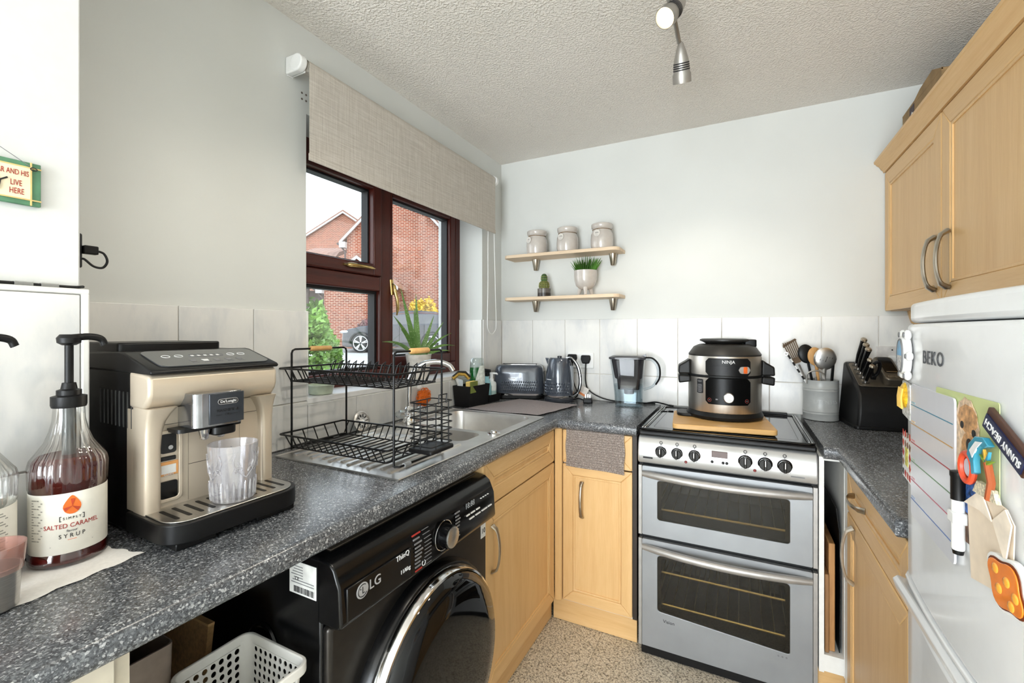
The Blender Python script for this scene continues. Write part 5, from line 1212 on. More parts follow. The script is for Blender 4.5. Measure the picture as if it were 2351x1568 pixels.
# ================================================================== on and by the cooker
bo = tag(obj('bamboo_board', G().prism(rrect(-.178, .178, -.150, .170, .02), 'z', 0, .0195), BAMBOO, bev=.003, loc=(1.222, -.412, .8862), rot=(0, 0, R(6))), 'bamboo board lying on the hob under the multi-cooker', 'board')
NZ = .9062
nj = thing('multi_cooker', 'steel and black electric multi-cooker standing on the bamboo board', 'multi-cooker', (1.232, -.318, NZ), R(8)); nj.scale = (1, 1, 1.07)
NST = mat('brushed_cooker_steel', (204, 198, 190), .36, 1., var=.10, scale=26, aniso=(1, 1, .05)); NBK = mat('cooker_black', (17, 17, 17), .42, var=.08, spec=.3); NLID = mat('lid_charcoal', (44, 42, 39), .42, var=.06, spec=.35)
obj('base', G().lathe([(.128, 0), (.143, .004), (.146, .014), (.140, .026), (.136, .030)], (0, 0, 0), 44), NBK, nj)
obj('heel', G().prism(rrect(-.185, -.06, -.06, .06, .03), 'z', .001, .012), NBK, nj, bev=.003)
sb = obj('steel_body', G().lathe([(.1365, .028), (.1385, .032), (.1395, .155), (.1395, .160)], (0, 0, 0), 56), NST, nj)
obj('seal_band', G().lathe([(.1400, .158), (.1410, .160), (.1410, .166), (.1400, .168)], (0, 0, 0), 56), NBK, nj)
lid = obj('lid_steel', G().lathe([(.1395, .168), (.1390, .232), (.1360, .240)], (0, 0, 0), 56), NST, nj)
obj('lid_dome', G().lathe([(.1375, .238), (.1385, .244), (.118, .272), (.100, .280), (.092, .282), (.003, .283)], (0, 0, 0), 56), NLID, nj)
obj('lid_cap', G().lathe([(.070, .283), (.080, .289), (.094, .294), (.094, .300), (.084, .303), (.003, .304)], (0, 0, 0), 44), NLID, lid)
obj('steam_valve', G().prism(rrect(.072, .118, -.03, .012, .008), 'z', .272, .300), NBK, lid, bev=.004)
def wc(v, r=.1402): return ((r - v.y) * sin(v.x / r), -(r - v.y) * cos(v.x / r), v.z)
def wrapgrid(x0, x1, z0, z1, r, y0, y1, n=14, rad=.012):
    """rounded plate wrapped on the body"""
    g = G(); pts = rrect(x0, x1, z0, z1, rad, 5); xs2 = [x0 + (x1 - x0) * k / n for k in range(n + 1)]
    def zr(x, top):
        e = max(0, rad - min(x - x0, x1 - x)); dz = rad - (max(rad * rad - e * e, 0)) ** .5
        return z1 - dz if top else z0 + dz
    rings = [[wc(Vector(q), r) for q in ((x, y0, zr(x, 0)), (x, y0, zr(x, 1)), (x, y1, zr(x, 1)), (x, y1, zr(x, 0)))] for x in xs2]
    return g.loft(rings)
fp = obj('control_fascia', wrapgrid(-.082, .082, .062, .158, .1402, -.006, .001), mat('fascia_black', (7, 7, 7), .3, spec=.15), sb, bev=.001)
fp2 = obj('lid_fascia', wrapgrid(-.082, .082, .168, .232, .1402, -.006, .001), NBK, lid, bev=.001)
obj('slider_groove', wrapgrid(-.074, .074, .176, .205, .1402, -.0085, -.006, rad=.013), BLACKPL, fp2)
obj('slider', wrapgrid(.034, .076, .178, .203, .1402, -.0120, -.008, n=8, rad=.012), mat('slider_silver', (196, 190, 184), .3, .4), fp2); obj('slider_mark', wrapgrid(.050, .064, .1785, .2025, .1402, -.0126, -.0119, n=3, rad=.001), mat('slider_orange', (226, 104, 40), .4), fp2)
text('brand_text', 'NINJA', .0165, INKWHITE, fp2, fn=lambda v: wc(v, .1402), loc=(.0, -.0064, .2185), ext=.0004)
obj('dial', G().lathe([(.019, -.140), (.019, -.158), (.0165, -.161)], (0, 0, .090), 28, 'y'), mat('dial_steel', (168, 166, 162), .3, .9), fp)
for x in (-.066, .066):
    obj('touch_ring', G().tube([wc(Vector((x + .0065 * cos(a), -.0064, .078 + .0065 * sin(a)))) for a in [2 * pi * q / 16 for q in range(16)]], .0006, 5, closed=True), mat('ring_red', (150, 60, 54), .5), fp)
    obj('touch_mark', wrapgrid(x - .002, x + .002, .0765, .0795, .1402, -.0066, -.006, n=2, rad=.0005), INKGREY, fp)
obj('touch_mark', wrapgrid(-.044, -.036, .079, .084, .1402, -.0066, -.006, n=2, rad=.0005), INKGREY, fp)
lbn = obj('warning_label', wrapgrid(-.125, -.096, .098, .152, .1402, -.0006, .0, n=4, rad=.002), INKBLACK, sb)
for k, (a, b) in enumerate(((.144, 1), (.140, .8), (.130, .9), (.126, 1), (.122, 1), (.118, .9), (.114, 1), (.110, 1), (.106, .95), (.102, .8))): obj('label_line', wrapgrid(-.1105 - .011 * b, -.1105 + .011 * b, a, a + .0020, .1402, -.0012, -.0005, n=3, rad=.0003), INKGREY, lbn)
for s_ in (-1, 1):
    h = obj('side_handle', G().prism([(s_ * .132, .135), (s_ * .178, .128), (s_ * .180, .160), (s_ * .134, .160)], 'y', -.05, .05), NBK, sb, bev=.006, seg=3)
    obj('lid_handle', G().prism([(s_ * .132, .165), (s_ * .180, .165), (s_ * .178, .198), (s_ * .150, .214), (s_ * .134, .225)], 'y', -.05, .05), NBK, lid, bev=.006, seg=3)
c_ = thing('cooker_cable', 'black cable running from the worktop to the back of the hob', 'cable', (0, 0, 0))
obj('flex', G().tube(smooth_path([(.852, -.045, ZT + .0055), (.905, -.05, ZT + .018), (.945, -.062, ZT + .016), (.985, -.075, ZT + .010)], 8), .0035, 8), BLACKPL, c_); obj('strain_relief', G().cyl((.980, -.074, ZT + .0105), (1.0, -.078, ZT + .009), .005), BLACKPL, c_)
# utensil pot and utensils
PX, PY = 1.598, -.088
up_ = thing('utensil_pot', 'grey enamel utensil pot right of the cooker', 'pot', (PX, PY, ZT + .001), R(12))
PG = mat('grey_pot_paint', (166, 168, 166), .35, var=.02)
obj('pot', G().lathe([(.058, 0), (.064, .002), (.064, .026), (.0652, .028), (.064, .030), (.064, .036), (.0652, .038), (.064, .040), (.064, .122), (.0652, .124), (.064, .126), (.064, .132), (.0652, .134), (.064, .136), (.0642, .166), (.0655, .169), (.0625, .169), (.060, .16), (.060, .006), (.003, .005)], (0, 0, 0), 44), PG, up_)
text('embossed_word', 'UTENSILS', .022, mat('pot_emboss', (178, 180, 178), .35, var=.02), up_, fn=lambda v: ((.0642 - v.y) * sin(v.x / .0642), -(.0642 - v.y) * cos(v.x / .0642), v.z), loc=(0, 0, .080), ext=.0012)
PB = Vector((PX, PY, ZT + .012))
def utensil(name, label, foot, tip, mh, r=.005):
    """returns the empty plus a builder frame along the shaft"""
    t = thing(name, label, 'utensil', PB + Vector(foot)); d = Vector(tip) - Vector(foot)
    return t, d
def orient(d, view=Vector((.25, -1, .1))):
    z = d.normalized(); y = (-view - z * (-view).dot(z)).normalized(); x = y.cross(z)
    return Matrix((x, y, z)).transposed().to_4x4()
DST = mat('dark_steel_spatula', (118, 100, 82), .4, .6)
# slotted turner
t, d = utensil('slotted_turner', 'slotted metal fish turner leaning left in the utensil pot', (.01, .01, 0), (-.105, .02, .290), STEEL); M_ = Matrix.Translation(d) @ orient(d)
obj('shaft', G().tube([(0, 0, 0), d * .75], .004, 8), STEEL, t)
xs3 = [-.030, -.022, -.014, -.006, .002, .010, .018, .026]
hd = obj('head', G().prism([(-.028, .022), (.030, .034), (.034, .026), (-.030, .010)], 'y', -.001, .001).prism([(-.014, -.07), (.012, -.07), (.022, -.045), (-.022, -.045)], 'y', -.001, .001).xf(M_), DST, t)
for k in range(7):
    x = -.024 + .0085 * k; obj('tine', G().prism([(x * .85 - .002, -.047), (x * .85 + .002, -.047), (x + .0035, .030), (x - .001, .030)], 'y', -.001, .001).xf(M_), DST, t)
# black spoon, wooden spoon, slotted spoon
t, d = utensil('black_ladle', 'black nylon spoon behind the wooden spoon in the pot', (0, .02, 0), (-.052, .03, .285), BLACKPL); M_ = Matrix.Translation(d * .93) @ orient(d)
obj('shaft', G().tube([(0, 0, 0), d * .8], .005, 8), BLACKPL, t); obj('bowl', G().ell((0, 0, 0), (.033, .010, .042), 20, 12).xf(M_), BLACKPL, t)
WSP = m_wood('spoon_wood', (176, 128, 74), (200, 152, 94), (212, 168, 110), 'z', .55)
t, d = utensil('wooden_spoon', 'wooden spoon standing in the middle of the utensil pot', (.01, 0, 0), (-.022, -.005, .275), WSP); M_ = Matrix.Translation(d * .93) @ orient(d)
obj('shaft', G().tube([(0, 0, 0), d * .82], .006, 8), WSP, t); obj('bowl', G().ell((0, 0, 0), (.029, .008, .040), 20, 12).xf(M_), WSP, t)
t, d = utensil('slotted_spoon', 'large stainless slotted spoon at the front of the pot', (.0, -.015, 0), (.012, -.035, .262), STEEL); M_ = Matrix.Translation(d * .95) @ orient(d)
obj('shaft', G().tube([(0, 0, 0), d * .8], .005, 8, radii=[.005, .008]), STEEL, t); bwl = obj('bowl', G().ell((0, 0, 0), (.043, .014, .048), 22, 12).xf(M_), INOX, t)
for k in range(5):
    x = -.020 + .010 * k; obj('slot', G().tube([(x + .003, -.0122 + abs(k - 2) * .0010, .010 - abs(k - 2) * .002), (x - .003, -.0122 + abs(k - 2) * .0010, -.012 - abs(k - 2) * -.003)], .0022, 6).xf(M_), mat('slot_dark', (40, 34, 30), .6), bwl)
t, d = utensil('checked_ladle', 'spoon with a black and white checked handle leaning left', (.03, -.03, 0), (-.122, -.03, .262), STEEL)
for k in range(8):
    a, b = .55 + .055 * k, .55 + .055 * (k + 1); obj('handle_check', G().tube([d * a, d * b], .0055, 8, flat=(1.2, .7)), INKBLACK if k % 2 else WHITEPL, t)
obj('shaft', G().tube([(0, 0, 0), d * .55], .004, 8), STEEL, t); obj('hanging_ring', G().tube([d * 1.0 + Vector((-.006 + .007 * cos(a), 0, .004 + .007 * sin(a))) for a in [2 * pi * q / 12 for q in range(12)]], .0015, 5, closed=True), STEEL, t)
t, d = utensil('whisk', 'steel loop-wire masher half hidden inside the utensil pot', (.0, -.03, 0), (-.028, -.045, .215), STEEL)
obj('shaft', G().tube([(0, 0, 0), d * .8], .004, 8), STEEL, t); obj('loop', G().tube(smooth_path([d * .8 + Vector((-.032, 0, -.03)), d * .8 + Vector((-.028, 0, .012)), d * .8 + Vector((0, 0, .026)), d * .8 + Vector((.028, 0, .012)), d * .8 + Vector((.034, 0, -.03))], 6), .003, 8), STEEL, t)
t, d = utensil('black_tongs', 'black-handled tool at the right of the utensil pot', (.03, 0, 0), (.045, .0, .235), BLACKPL)
obj('handle', G().tube([d * .5, d * .98], .008, 8, flat=(1.3, .7)), BLACKPL, t); obj('shaft', G().tube([(0, 0, 0), d * .5], .004, 8), STEEL, t)

# knife block and knives
KB = mat('knife_block_black', (20, 20, 21), .45, var=.1, bump=.04, spec=.3)
kx, ky, KZ = 1.762, -.118, ZT + .001
kb_ = thing('knife_block', 'black knife block with a built-in sharpener, beside the fridge', 'knife block', (kx, ky, KZ), R(6))
prof = [(-.135, 0), (-.135, .062), (-.120, .128), (-.095, .150), (.062, .245), (.095, .245), (.095, 0)]
bdy = obj('body', G().prism(prof, 'x', -.075, .100).map(lambda v: (v.x * (1 - .12 * max(0, v.z) / .25) + (-.0 if v.x > 0 else -.010 * (1 - v.z / .25)), v.y, v.z)), KB, kb_, bev=.010, seg=3)
obj('base_plate', G().prism(rrect(-.094, .108, -.142, .100, .015), 'z', 0, .012), BLACKPL, kb_, bev=.002)
sl2 = math.atan2(.095, .157)
tpM = Matrix.Translation((0, -.016, .1985)) @ Matrix.Rotation(sl2, 4, 'X')
obj('top_plate', G().prism(rrect(-.062, .082, -.078, .080, .012), 'z', .0, .003).xf(tpM), mat('plate_bronze', (104, 96, 84), .35, .6), bdy, bev=.001)
shp = obj('sharpener', G().prism(rrect(.018, .082, -.070, .086, .018), 'z', .0, .034).xf(tpM), mat('plate_bronze', (104, 96, 84), .35, .6), bdy, bev=.006, seg=3); obj('sharpener_slot', G().prism(rrect(.030, .072, -.03, .076, .012), 'z', .034, .0355).xf(tpM), BLACKGL, shp); obj('slot_bar', G().box(.034, .068, -.026, -.022, .0355, .037).xf(tpM), CHROME, shp)
text('brand_text', 'NINJA', .014, mat('bronze_text', (150, 140, 120), .35, .6), shp, fn=lambda v: tpM @ Vector((v.x, v.z, .0345 - v.y)), loc=(.050, 0, -.052), ext=.0004)
Rk = Matrix.Translation((kx, ky, KZ)) @ Matrix.Rotation(R(6), 4, 'Z') @ tpM
kn = ['largest knife, rearmost of the five in the knife block', 'second knife from the back in the knife block', 'middle knife of the five in the knife block', 'fourth knife from the back in the knife block', 'smallest knife, front of the five in the knife block']
for k in range(5):
    t = thing('knife', kn[k], 'knife', (0, 0, 0), 0, 'knives in the block'); t.matrix_world = Rk @ Matrix.Translation((-.036, .062 - .030 * k, .003)) @ Matrix.Rotation(R(-6), 4, 'X')
    ln = (.105, .100, .098, .070, .062)[k]; q = (1, 1, 1, .8, .8)[k]
    obj('blade', G().box(-.009 * q, .009 * q, -.001, .001, -.05, .012), STEEL, t); obj('bolster', G().lathe([(.009 * q, .002), (.008 * q, .014)], (0, 0, 0), 12, sy=.6), CHROME, t)
    obj('handle', G().tube([(0, 0, .012), (.002, 0, .012 + ln * .35), (.006, 0, .012 + ln * .75), (.010, 0, .012 + ln)], .011, 12, radii=[.009 * q, .0115 * q, .0115 * q, .014 * q], flat=(1, .75)), BLACKGL, t)
    obj('end_cap', G().tube([(.0095, 0, .010 + ln), (.0105, 0, .016 + ln), (.0108, 0, .019 + ln)], .0145, 12, radii=[.0145 * q, .0145 * q, .011 * q], flat=(1, .75)), NICKEL, t)
    obj('slot_mark', G().prism(rrect(-.016 * q, .016 * q, -.004, .004, .0039, 4), 'z', .0002, .0008), mat('deep_black', (5, 5, 5), .5), t)
t = thing('kitchen_scissors', 'black-handled kitchen scissors in the knife block', 'scissors', (0, 0, 0)); t.matrix_world = Rk @ Matrix.Translation((-.004, -.03, .003))
obj('handle_loop', G().tube([(.012 * cos(a), .0, .05 + .034 * sin(a)) for a in [2 * pi * q / 16 for q in range(16)]], .0055, 8, closed=True), BLACKPL, t); obj('handle_loop', G().tube([(.004 + .011 * cos(a), .012, .042 + .030 * sin(a)) for a in [2 * pi * q / 16 for q in range(16)]], .005, 8, closed=True), BLACKPL, t); obj('pivot', G().box(-.008, .008, -.004, .014, -.02, .014), BLACKPL, t, bev=.002)
so = thing('wall_socket', 'white wall switch plate behind the knife block', 'socket', (1.855, -.0086, 1.155))
obj('plate', G().box(-.052, .052, -.009, 0, -.043, .043), mat('off_white_plate', (214, 210, 206), .35), so, bev=.003); obj('screw', G().lathe([(.003, -.0095), (.003, -.008)], (-.0, 0, .028), 10, 'y'), BLACKPL, so); obj('rocker', G().box(-.012, .012, -.012, -.009, -.02, .004), WHITEPL, so, bev=.001)
# chopping boards and tray in the slot
tag(obj('chopping_board', G().box(-.009, .009, 0, .34, 0, .36), m_wood('board_wood', (150, 100, 56), (186, 136, 84), (200, 152, 100), 'z', .6), bev=.003, loc=(1.566, -.575, .1915), rot=(0, 0, 0)), 'thick wooden chopping board upright in the slot beside the cooker', 'board')
tag(obj('chopping_board', G().box(-.006, .006, 0, .36, 0, .26), m_wood('board_dark_wood', (120, 84, 52), (150, 110, 70), (168, 126, 84), 'z', .6), bev=.003, loc=(1.5505, -.590, .1915)), 'smaller brown board leaning behind the thick board in the slot', 'board')
tag(obj('baking_tray', G().prism([(0, 0), (.003, 0), (.006, .22), (.003, .40), (-.006, .48), (-.009, .48), (.0, .40), (.003, .22)], 'y', 0, .36), BLACKPL, loc=(1.586, -.572, .1915)), 'thin black baking tray standing in the slot beside the boards', 'tray')
# ================================================================== roller blind
def m_linen():
    s = NT('linen_blind'); s.set(rough=.9, spec=.15)
    a = s.noise(s.mp((40, 7, 330)), 1.6, 3, .6); b = s.noise(s.mp((40, 330, 7)), 1.6, 3, .6)
    m_ = s.n('ShaderNodeMath', operation='ADD'); s.l(a, m_.inputs[0]); s.l(b, m_.inputs[1])
    s.color(s.ramp(m_.outputs[0], [(.30, (150, 140, 128)), (.46, (176, 167, 155)), (.58, (196, 188, 177))] if False else [(.0, (176, 168, 157)), (.5, (196, 189, 179)), (1., (212, 206, 197))]))
    mr = s.n('ShaderNodeMapRange'); s.l(m_.outputs[0], mr.inputs[0]); mr.inputs[1].default_value = .72; mr.inputs[2].default_value = 1.28
    s.l(mr.outputs[0], [n_ for n_ in s.t.nodes if n_.bl_idname == 'ShaderNodeValToRGB'][0].inputs[0]); s.bump(m_.outputs[0], .25, .001); return s.m
bl = thing('roller_blind', 'grey linen roller blind partly lowered over the window', 'blind', (.050, -.81, 2.108))
y0, y1 = -.606, .606
pr = [(.0225 * cos(a), .0225 * sin(a)) for a in [R(180 - 180 * k / 12) for k in range(13)]] + [(.0225, -.30), (.0215, -.30)] + [(.0215 * cos(a), .0215 * sin(a)) for a in [R(180 * k / 12) for k in range(13)]]
obj('fabric', G().prism(pr, 'y', y0, y1), m_linen(), bl, ang=30)
obj('bottom_bar', G().prism(rrect(.0195, .0245, -.303, -.280, .002), 'y', y0 - .001, y1 + .001), m_linen(), bl)
obj('roller_tube', G().lathe([(.020, y0 - .004), (.020, y1 + .004)], (0, 0, 0), 24, 'y'), mat('roller_grey', (190, 184, 176), .5), bl)
for s_, ye in ((-1, y0), (1, y1)):
    b = obj('bracket', G().box(-.0495, .012, min(ye + s_ * .006, ye + s_ * .010), max(ye + s_ * .006, ye + s_ * .010), -.026, .026).box(-.0495, -.046, min(ye + s_ * .006, ye + s_ * .028), max(ye + s_ * .006, ye + s_ * .028), -.03, .03), WHITEPL, bl, bev=.001)
    obj('end_cover', G().lathe([(.027, min(ye + s_ * .010, ye + s_ * .034)), (.027, max(ye + s_ * .010, ye + s_ * .034))], (0, 0, 0), 24, 'y').box(-.049, 0, min(ye + s_ * .011, ye + s_ * .033), max(ye + s_ * .011, ye + s_ * .033), -.027, .027), WHITEPL, bl, bev=.004, seg=3)
pc = [Vector((.012, .60, -.02)), Vector((.010, .585, -.4)), Vector((.008, .555, -.80)), Vector((.008, .565, -.845)), Vector((.008, .595, -.862)), Vector((.008, .63, -.850)), Vector((.008, .642, -.80)), Vector((.012, .628, -.4)), Vector((.02, .622, -.02))]
pc = [Vector((.010, .548, -.31)), Vector((.008, .550, -.60)), Vector((.006, .548, -.80)), Vector((.006, .560, -.842)), Vector((.006, .592, -.862)), Vector((.006, .628, -.848)), Vector((.006, .645, -.80)), Vector((.008, .630, -.55)), Vector((.010, .616, -.31)), Vector((.010, .612, -.02))]
obj('chain', G().tube(smooth_path([Vector((.0, .58, -.02))] + pc, 7), .0022, 6), WHITEPL, bl)
for y in (-.578, -.562):
    for z in (-.058, -.078): obj('screw_hole', G().lathe([(.0035, -.0495), (.0035, -.0485)], (0, y, z), 10, 'x'), mat('hole_dark', (110, 100, 92), .8), bl)

# ================================================================== ceiling spot bar
SPOT = mat('spot_silver', (168, 164, 158), .34, .7, var=.03)
LAMP = emit('lamp_lens', (255, 214, 150), 5.5)
sl_ = thing('ceiling_spotlight', 'silver ceiling spotlight bar with two adjustable heads', 'light', (1.12, -1.32, ZC))
obj('ceiling_rose', G().lathe([(.055, -.022), (.058, -.018), (.058, -.001)], (0, 0, 0), 28), SPOT, sl_)
obj('bar', G().tube(smooth_path([(0, -.35, -.075), (-.008, -.12, -.045), (0, .08, -.045), (-.008, .26, -.060), (-.002, .345, -.074), (.002, .425, -.100)], 8), .0065, 10), SPOT, sl_)
obj('stem', G().cyl((0, 0, -.02), (-.003, .0, -.046), .008), SPOT, sl_)
def head(o_, d_, lit):
    d_ = Vector(d_).normalized(); Mx = Matrix.Translation(o_) @ d_.to_track_quat('Z', 'Y').to_matrix().to_4x4()
    h = obj('lamp_head', G().lathe([(.003, 0), (.008, .006), (.015, .026), (.0215, .05), (.0235, .060), (.0250, .086), (.0285, .094), (.0285, .118), (.0265, .118), (.0265, .112), (.003, .111)], (0, 0, 0), 32).xf(Mx), SPOT, sl_)
    for k in range(4): obj('cooling_groove', G().lathe([(.0238 + .0005 * k, .0595 + .0062 * k), (.0243 + .0005 * k, .0605 + .0062 * k), (.0243 + .0005 * k, .0622 + .0062 * k), (.0238 + .0005 * k, .0632 + .0062 * k)], (0, 0, 0), 28, cap0=False, cap1=False).xf(Mx), INKBLACK, h)
    if lit: obj('lens', G().lathe([(.0262, .1125), (.018, .1150), (.003, .1155)], (0, 0, 0), 24).xf(Mx), LAMP, h)
    return Mx
o1 = Vector((.006, .425, -.096)); d1_ = Vector((-.02, .58, -1)); head(o1, d1_, True)
o2 = Vector((.030, .305, -.055)); d2_ = Vector((-.33, -.55, -.62)); head(o2, d2_, True)
o3 = Vector((.0, -.35, -.072)); d3_ = Vector((-.5, .2, -.75)); head(o3, d3_, True)
for o_, d_, e_ in ((o1, d1_, 9), (o2, d2_, 9), (o3, d3_, 9)):
    p = Vector((1.12, -1.32, ZC)) + o_ + d_.normalized() * .125
    light('SPOT', 'lamp_beam', p, d_.to_track_quat('-Z', 'Y').to_euler(), e_, (1, .91, .78), spot_size=R(95), spot_blend=.6, shadow_soft_size=.03)

# ================================================================== on the boxing: sign, cable, charger
sg = thing('hanging_sign', 'green-bordered wooden plaque hanging on the white boxing', 'sign', (BX1 + .001, -2.0785, 1.5075), R(90))
obj('board', G().box(-.125, 0, -.008, 0, -.036, .036), mat('sign_green', (88, 136, 104), .6, var=.08), sg, bev=.001)
obj('paper', G().box(-.125, -.012, -.0092, -.008, -.026, .026), mat('sign_cream', (244, 232, 200), .6, var=.04), sg)
for a in ((-.125, 0, -.0100, -.0085, .0260, .0280), (-.125, 0, -.0100, -.0085, -.0280, -.0260), (-.0135, -.0115, -.0102, -.0085, -.036, .036)): obj('gold_line', G().box(*a), mat('sign_gold', (226, 196, 130), .5), sg)
obj('wire_curl', G().tube([(-.010 + .004 * cos(a), -.0125, .025 + .0025 * sin(a)) for a in [2 * pi * q / 12 for q in range(12)]], .0008, 5, closed=True), INKBLACK, sg)
obj('hanging_wire', G().tube([(-.010, -.010, .027), (-.062, -.004, .062)], .0006, 5), INKGREY, sg)
text('sign_text', 'EAR AND HIS', .0125, INKRED, sg, loc=(-.0150, -.0095, .015), align='RIGHT', ext=.0002, sx=.54); text('sign_text', 'LIVE', .0135, INKRED, sg, loc=(-.0230, -.0095, -.0025), align='RIGHT', ext=.0002, sx=.56); text('sign_text', 'HERE', .0135, INKRED, sg, loc=(-.0205, -.0095, -.0160), align='RIGHT', ext=.0002, sx=.56)
obj('branch_motif', G().tube([(-.040, -.0095, .004), (-.048, -.0095, -.002), (-.050, -.0095, -.018)], .0014, 5).tube([(-.048, -.0095, -.002), (-.056, -.0095, .010)], .0012, 5), INKBLACK, sg)
cb2 = thing('trailing_cable', 'thin black cable taped along the tiled ledge', 'cable', (0, 0, 0))
obj('flex', G().tube(smooth_path([(BX1 + .006, -2.60, 1.3400), (BX1 + .006, -2.16, 1.3402), (BX1 + .006, -2.11, 1.3402), (BX1 + .006, -2.07, 1.3395), (BX1 + .006, -2.035, 1.3395), (BX1 - .01, -2.017, 1.3425)], 8), .0026, 8), BLACKPL, cb2)
for y in (-2.098, -2.066): obj('tape', G().box(BX1 + .0005, BX1 + .0098, y - .012, y + .010, 1.3375, 1.3435), glass('clear_tape', (240, 240, 238), .5, .1, .1, body=(226, 226, 222), bfac=.3), cb2)
ch = thing('usb_charger', 'black USB charger with looped lead beside the boxing edge', 'charger', (.16, BYE + .0005, 1.415))
obj('charger_body', G().box(-.03, .03, 0, .010, -.035, .030), DARKGREY, ch, bev=.003)
obj('usb_plug', G().box(.022, .036, .010, .032, -.008, .008), BLACKPL, ch, bev=.002)
obj('lead', G().tube(smooth_path([(.029, .032, 0), (.029, .042, -.004), (.029, .047, -.018), (.029, .040, -.031), (.029, .026, -.030), (.029, .012, -.018), (.027, .006, -.02)], 6), .0022, 8), BLACKPL, ch)
# cardboard box on top of the wall cabinets
bx = thing('cardboard_box', 'torn brown cardboard box on top of the wall cabinets', 'box', (2.030, -.232, UZ1 + .0005), 0); bx.scale = (1, 1, 1.08)
CARD = mat('brown_card', (150, 122, 84), .8, var=.08, scale=20)
for a in ((-.145, -.140, -.20, .20, 0, .192), (.135, .14, -.20, .20, 0, .19), (-.140, .135, .195, .20, 0, .19), (-.140, .135, -.20, -.195, 0, .19), (-.140, .135, -.195, .195, 0, .005)): obj('side', G().box(*a), CARD, bx)
obj('flap', G().prism([(-.20, .190), (-.12, .222), (.00, .214), (.06, .200), (.20, .196), (.20, .19), (-.2, .186)], 'x', -.1455, -.141), CARD, bx)
pt = obj('printed_band', G().box(-.1468, -.1456, .060, .110, .02, .19), mat('band_dark', (60, 40, 44), .6), bx)
for k in range(4): obj('band_mark', G().prism([(.055, .06 + .03 * k), (.075, .052 + .03 * k), (.095, .065 + .03 * k), (.08, .078 + .03 * k)], 'x', -.1476, -.1467), (INKRED, INKWHITE)[k % 2], pt)

# ================================================================== things on the fridge door
def mg(name, label, cat, lx, z, off=.0006):
    return thing(name, label, cat, (1.583 + fb(lx) - off, -1.527 - lx, z), R(-90) + math.atan2(.032 * lx / .272 ** 2, 1))
def disc(x, z, r, y0, y1, n=18, sx_=1.): return G().lathe([(r, y0), (r, y1)], (x, 0, z), n, 'y', sx=sx_)
# weekly planner
pl = mg('weekly_planner', 'white magnetic weekly planner with coloured day lines', 'planner', -.075, 1.049)
obj('sheet', G().prism(rrect(-.103, .103, -.117, .117, .008), 'y', -.0025, 0), mat('planner_white', (228, 229, 236), .2, var=.005), pl)
for k, c_ in enumerate(((70, 140, 168), (204, 156, 90), (178, 50, 56), (112, 150, 110), (206, 110, 128), (100, 130, 190))):
    z = .080 - .0335 * k; mm = mat('planner_line_%d' % k, c_, .5); obj('day_line', G().box(-.102, .098, -.0030, -.0024, z - .0007, z + .0007), mm, pl)
    obj('day_word', G().box(-.098, -.078, -.0029, -.0024, z + .003, z + .006), mat('planner_word_%d' % k, tuple(min(255, 120 + v * .5) for v in c_), .5), pl)
pen = mg('marker_pen', 'white board marker with a black cap clipped to the planner', 'pen', .048, 1.013, .008)
obj('barrel', G().lathe([(.0065, -.050), (.0072, -.048), (.0072, .018)], (0, 0, 0), 16), WHITEPL, pen); obj('cap', G().lathe([(.0080, .018), (.0080, .048), (.0088, .050), (.0088, .056), (.0060, .057)], (0, 0, 0), 16), BLACKPL, pen); obj('end_plug', G().lathe([(.0055, -.056), (.0066, -.050)], (0, 0, 0), 14), BLACKPL, pen); obj('clip', G().box(-.010, .010, -.0086, .0075, -.014, .002), WHITEPL, pen, bev=.002)
# dog photograph
dg = mg('dog_photo', 'magnet photo of a fluffy golden dog on green, behind the planner', 'photo', .052, 1.077, .0004)
obj('card', G().prism(rrect(-.098, .082, -.100, .098, .004), 'y', -.0008, 0), mat('photo_green', (204, 214, 150), .35, var=.06, scale=10), dg)
F1, F2, F3 = mat('dog_fur', (186, 142, 98), .6, var=.25, scale=120), mat('dog_fur_pale', (214, 186, 156), .6, var=.2, scale=120), mat('dog_fur_dark', (92, 66, 50), .7, var=.3, scale=90)
def blob(n_, pts, m_, y0=-.0014, y1=-.0008): obj(n_, G().prism(pts, 'y', y0, y1), m_, dg)
def el(cx, cz, rx, rz, n=20, w=0.): return [(cx + rx * cos(2 * pi * k / n) * (1 + w * (k % 2)), cz + rz * sin(2 * pi * k / n) * (1 + w * (k % 2))) for k in range(n)]
blob('dog_body', [(-.02, -.100), (.04, -.100), (.04, -.02), (.02, .0), (-.02, .0)], F3); blob('dog_bandana', [(-.022, -.060), (.046, -.060), (.04, -.012), (-.01, -.006)], mat('bandana_blue', (60, 96, 160), .6, var=.4, scale=200), -.0018, -.0013)
blob('dog_head', el(.002, .046, .034, .046, 26, .06), F2, -.0018, -.0013); blob('dog_ear', el(-.018, .012, .013, .040, 18, .06), F2, -.0021, -.0016); blob('dog_muzzle', el(.010, .026, .020, .022, 20, .04), F1, -.0022, -.0017)
blob('dog_brow', el(.006, .066, .026, .018, 18, .08), F1, -.0022, -.0017); blob('dog_nose', el(.012, .032, .0075, .009), INKBLACK, -.0027, -.0021); blob('dog_mouth', el(.010, .012, .010, .006), mat('dog_toy_blue', (74, 96, 168), .5), -.0026, -.0021)
for x, z in ((-.008, .056), (.024, .050)): blob('dog_eye', el(x, z, .0045, .005), INKBLACK, -.0027, -.0017)
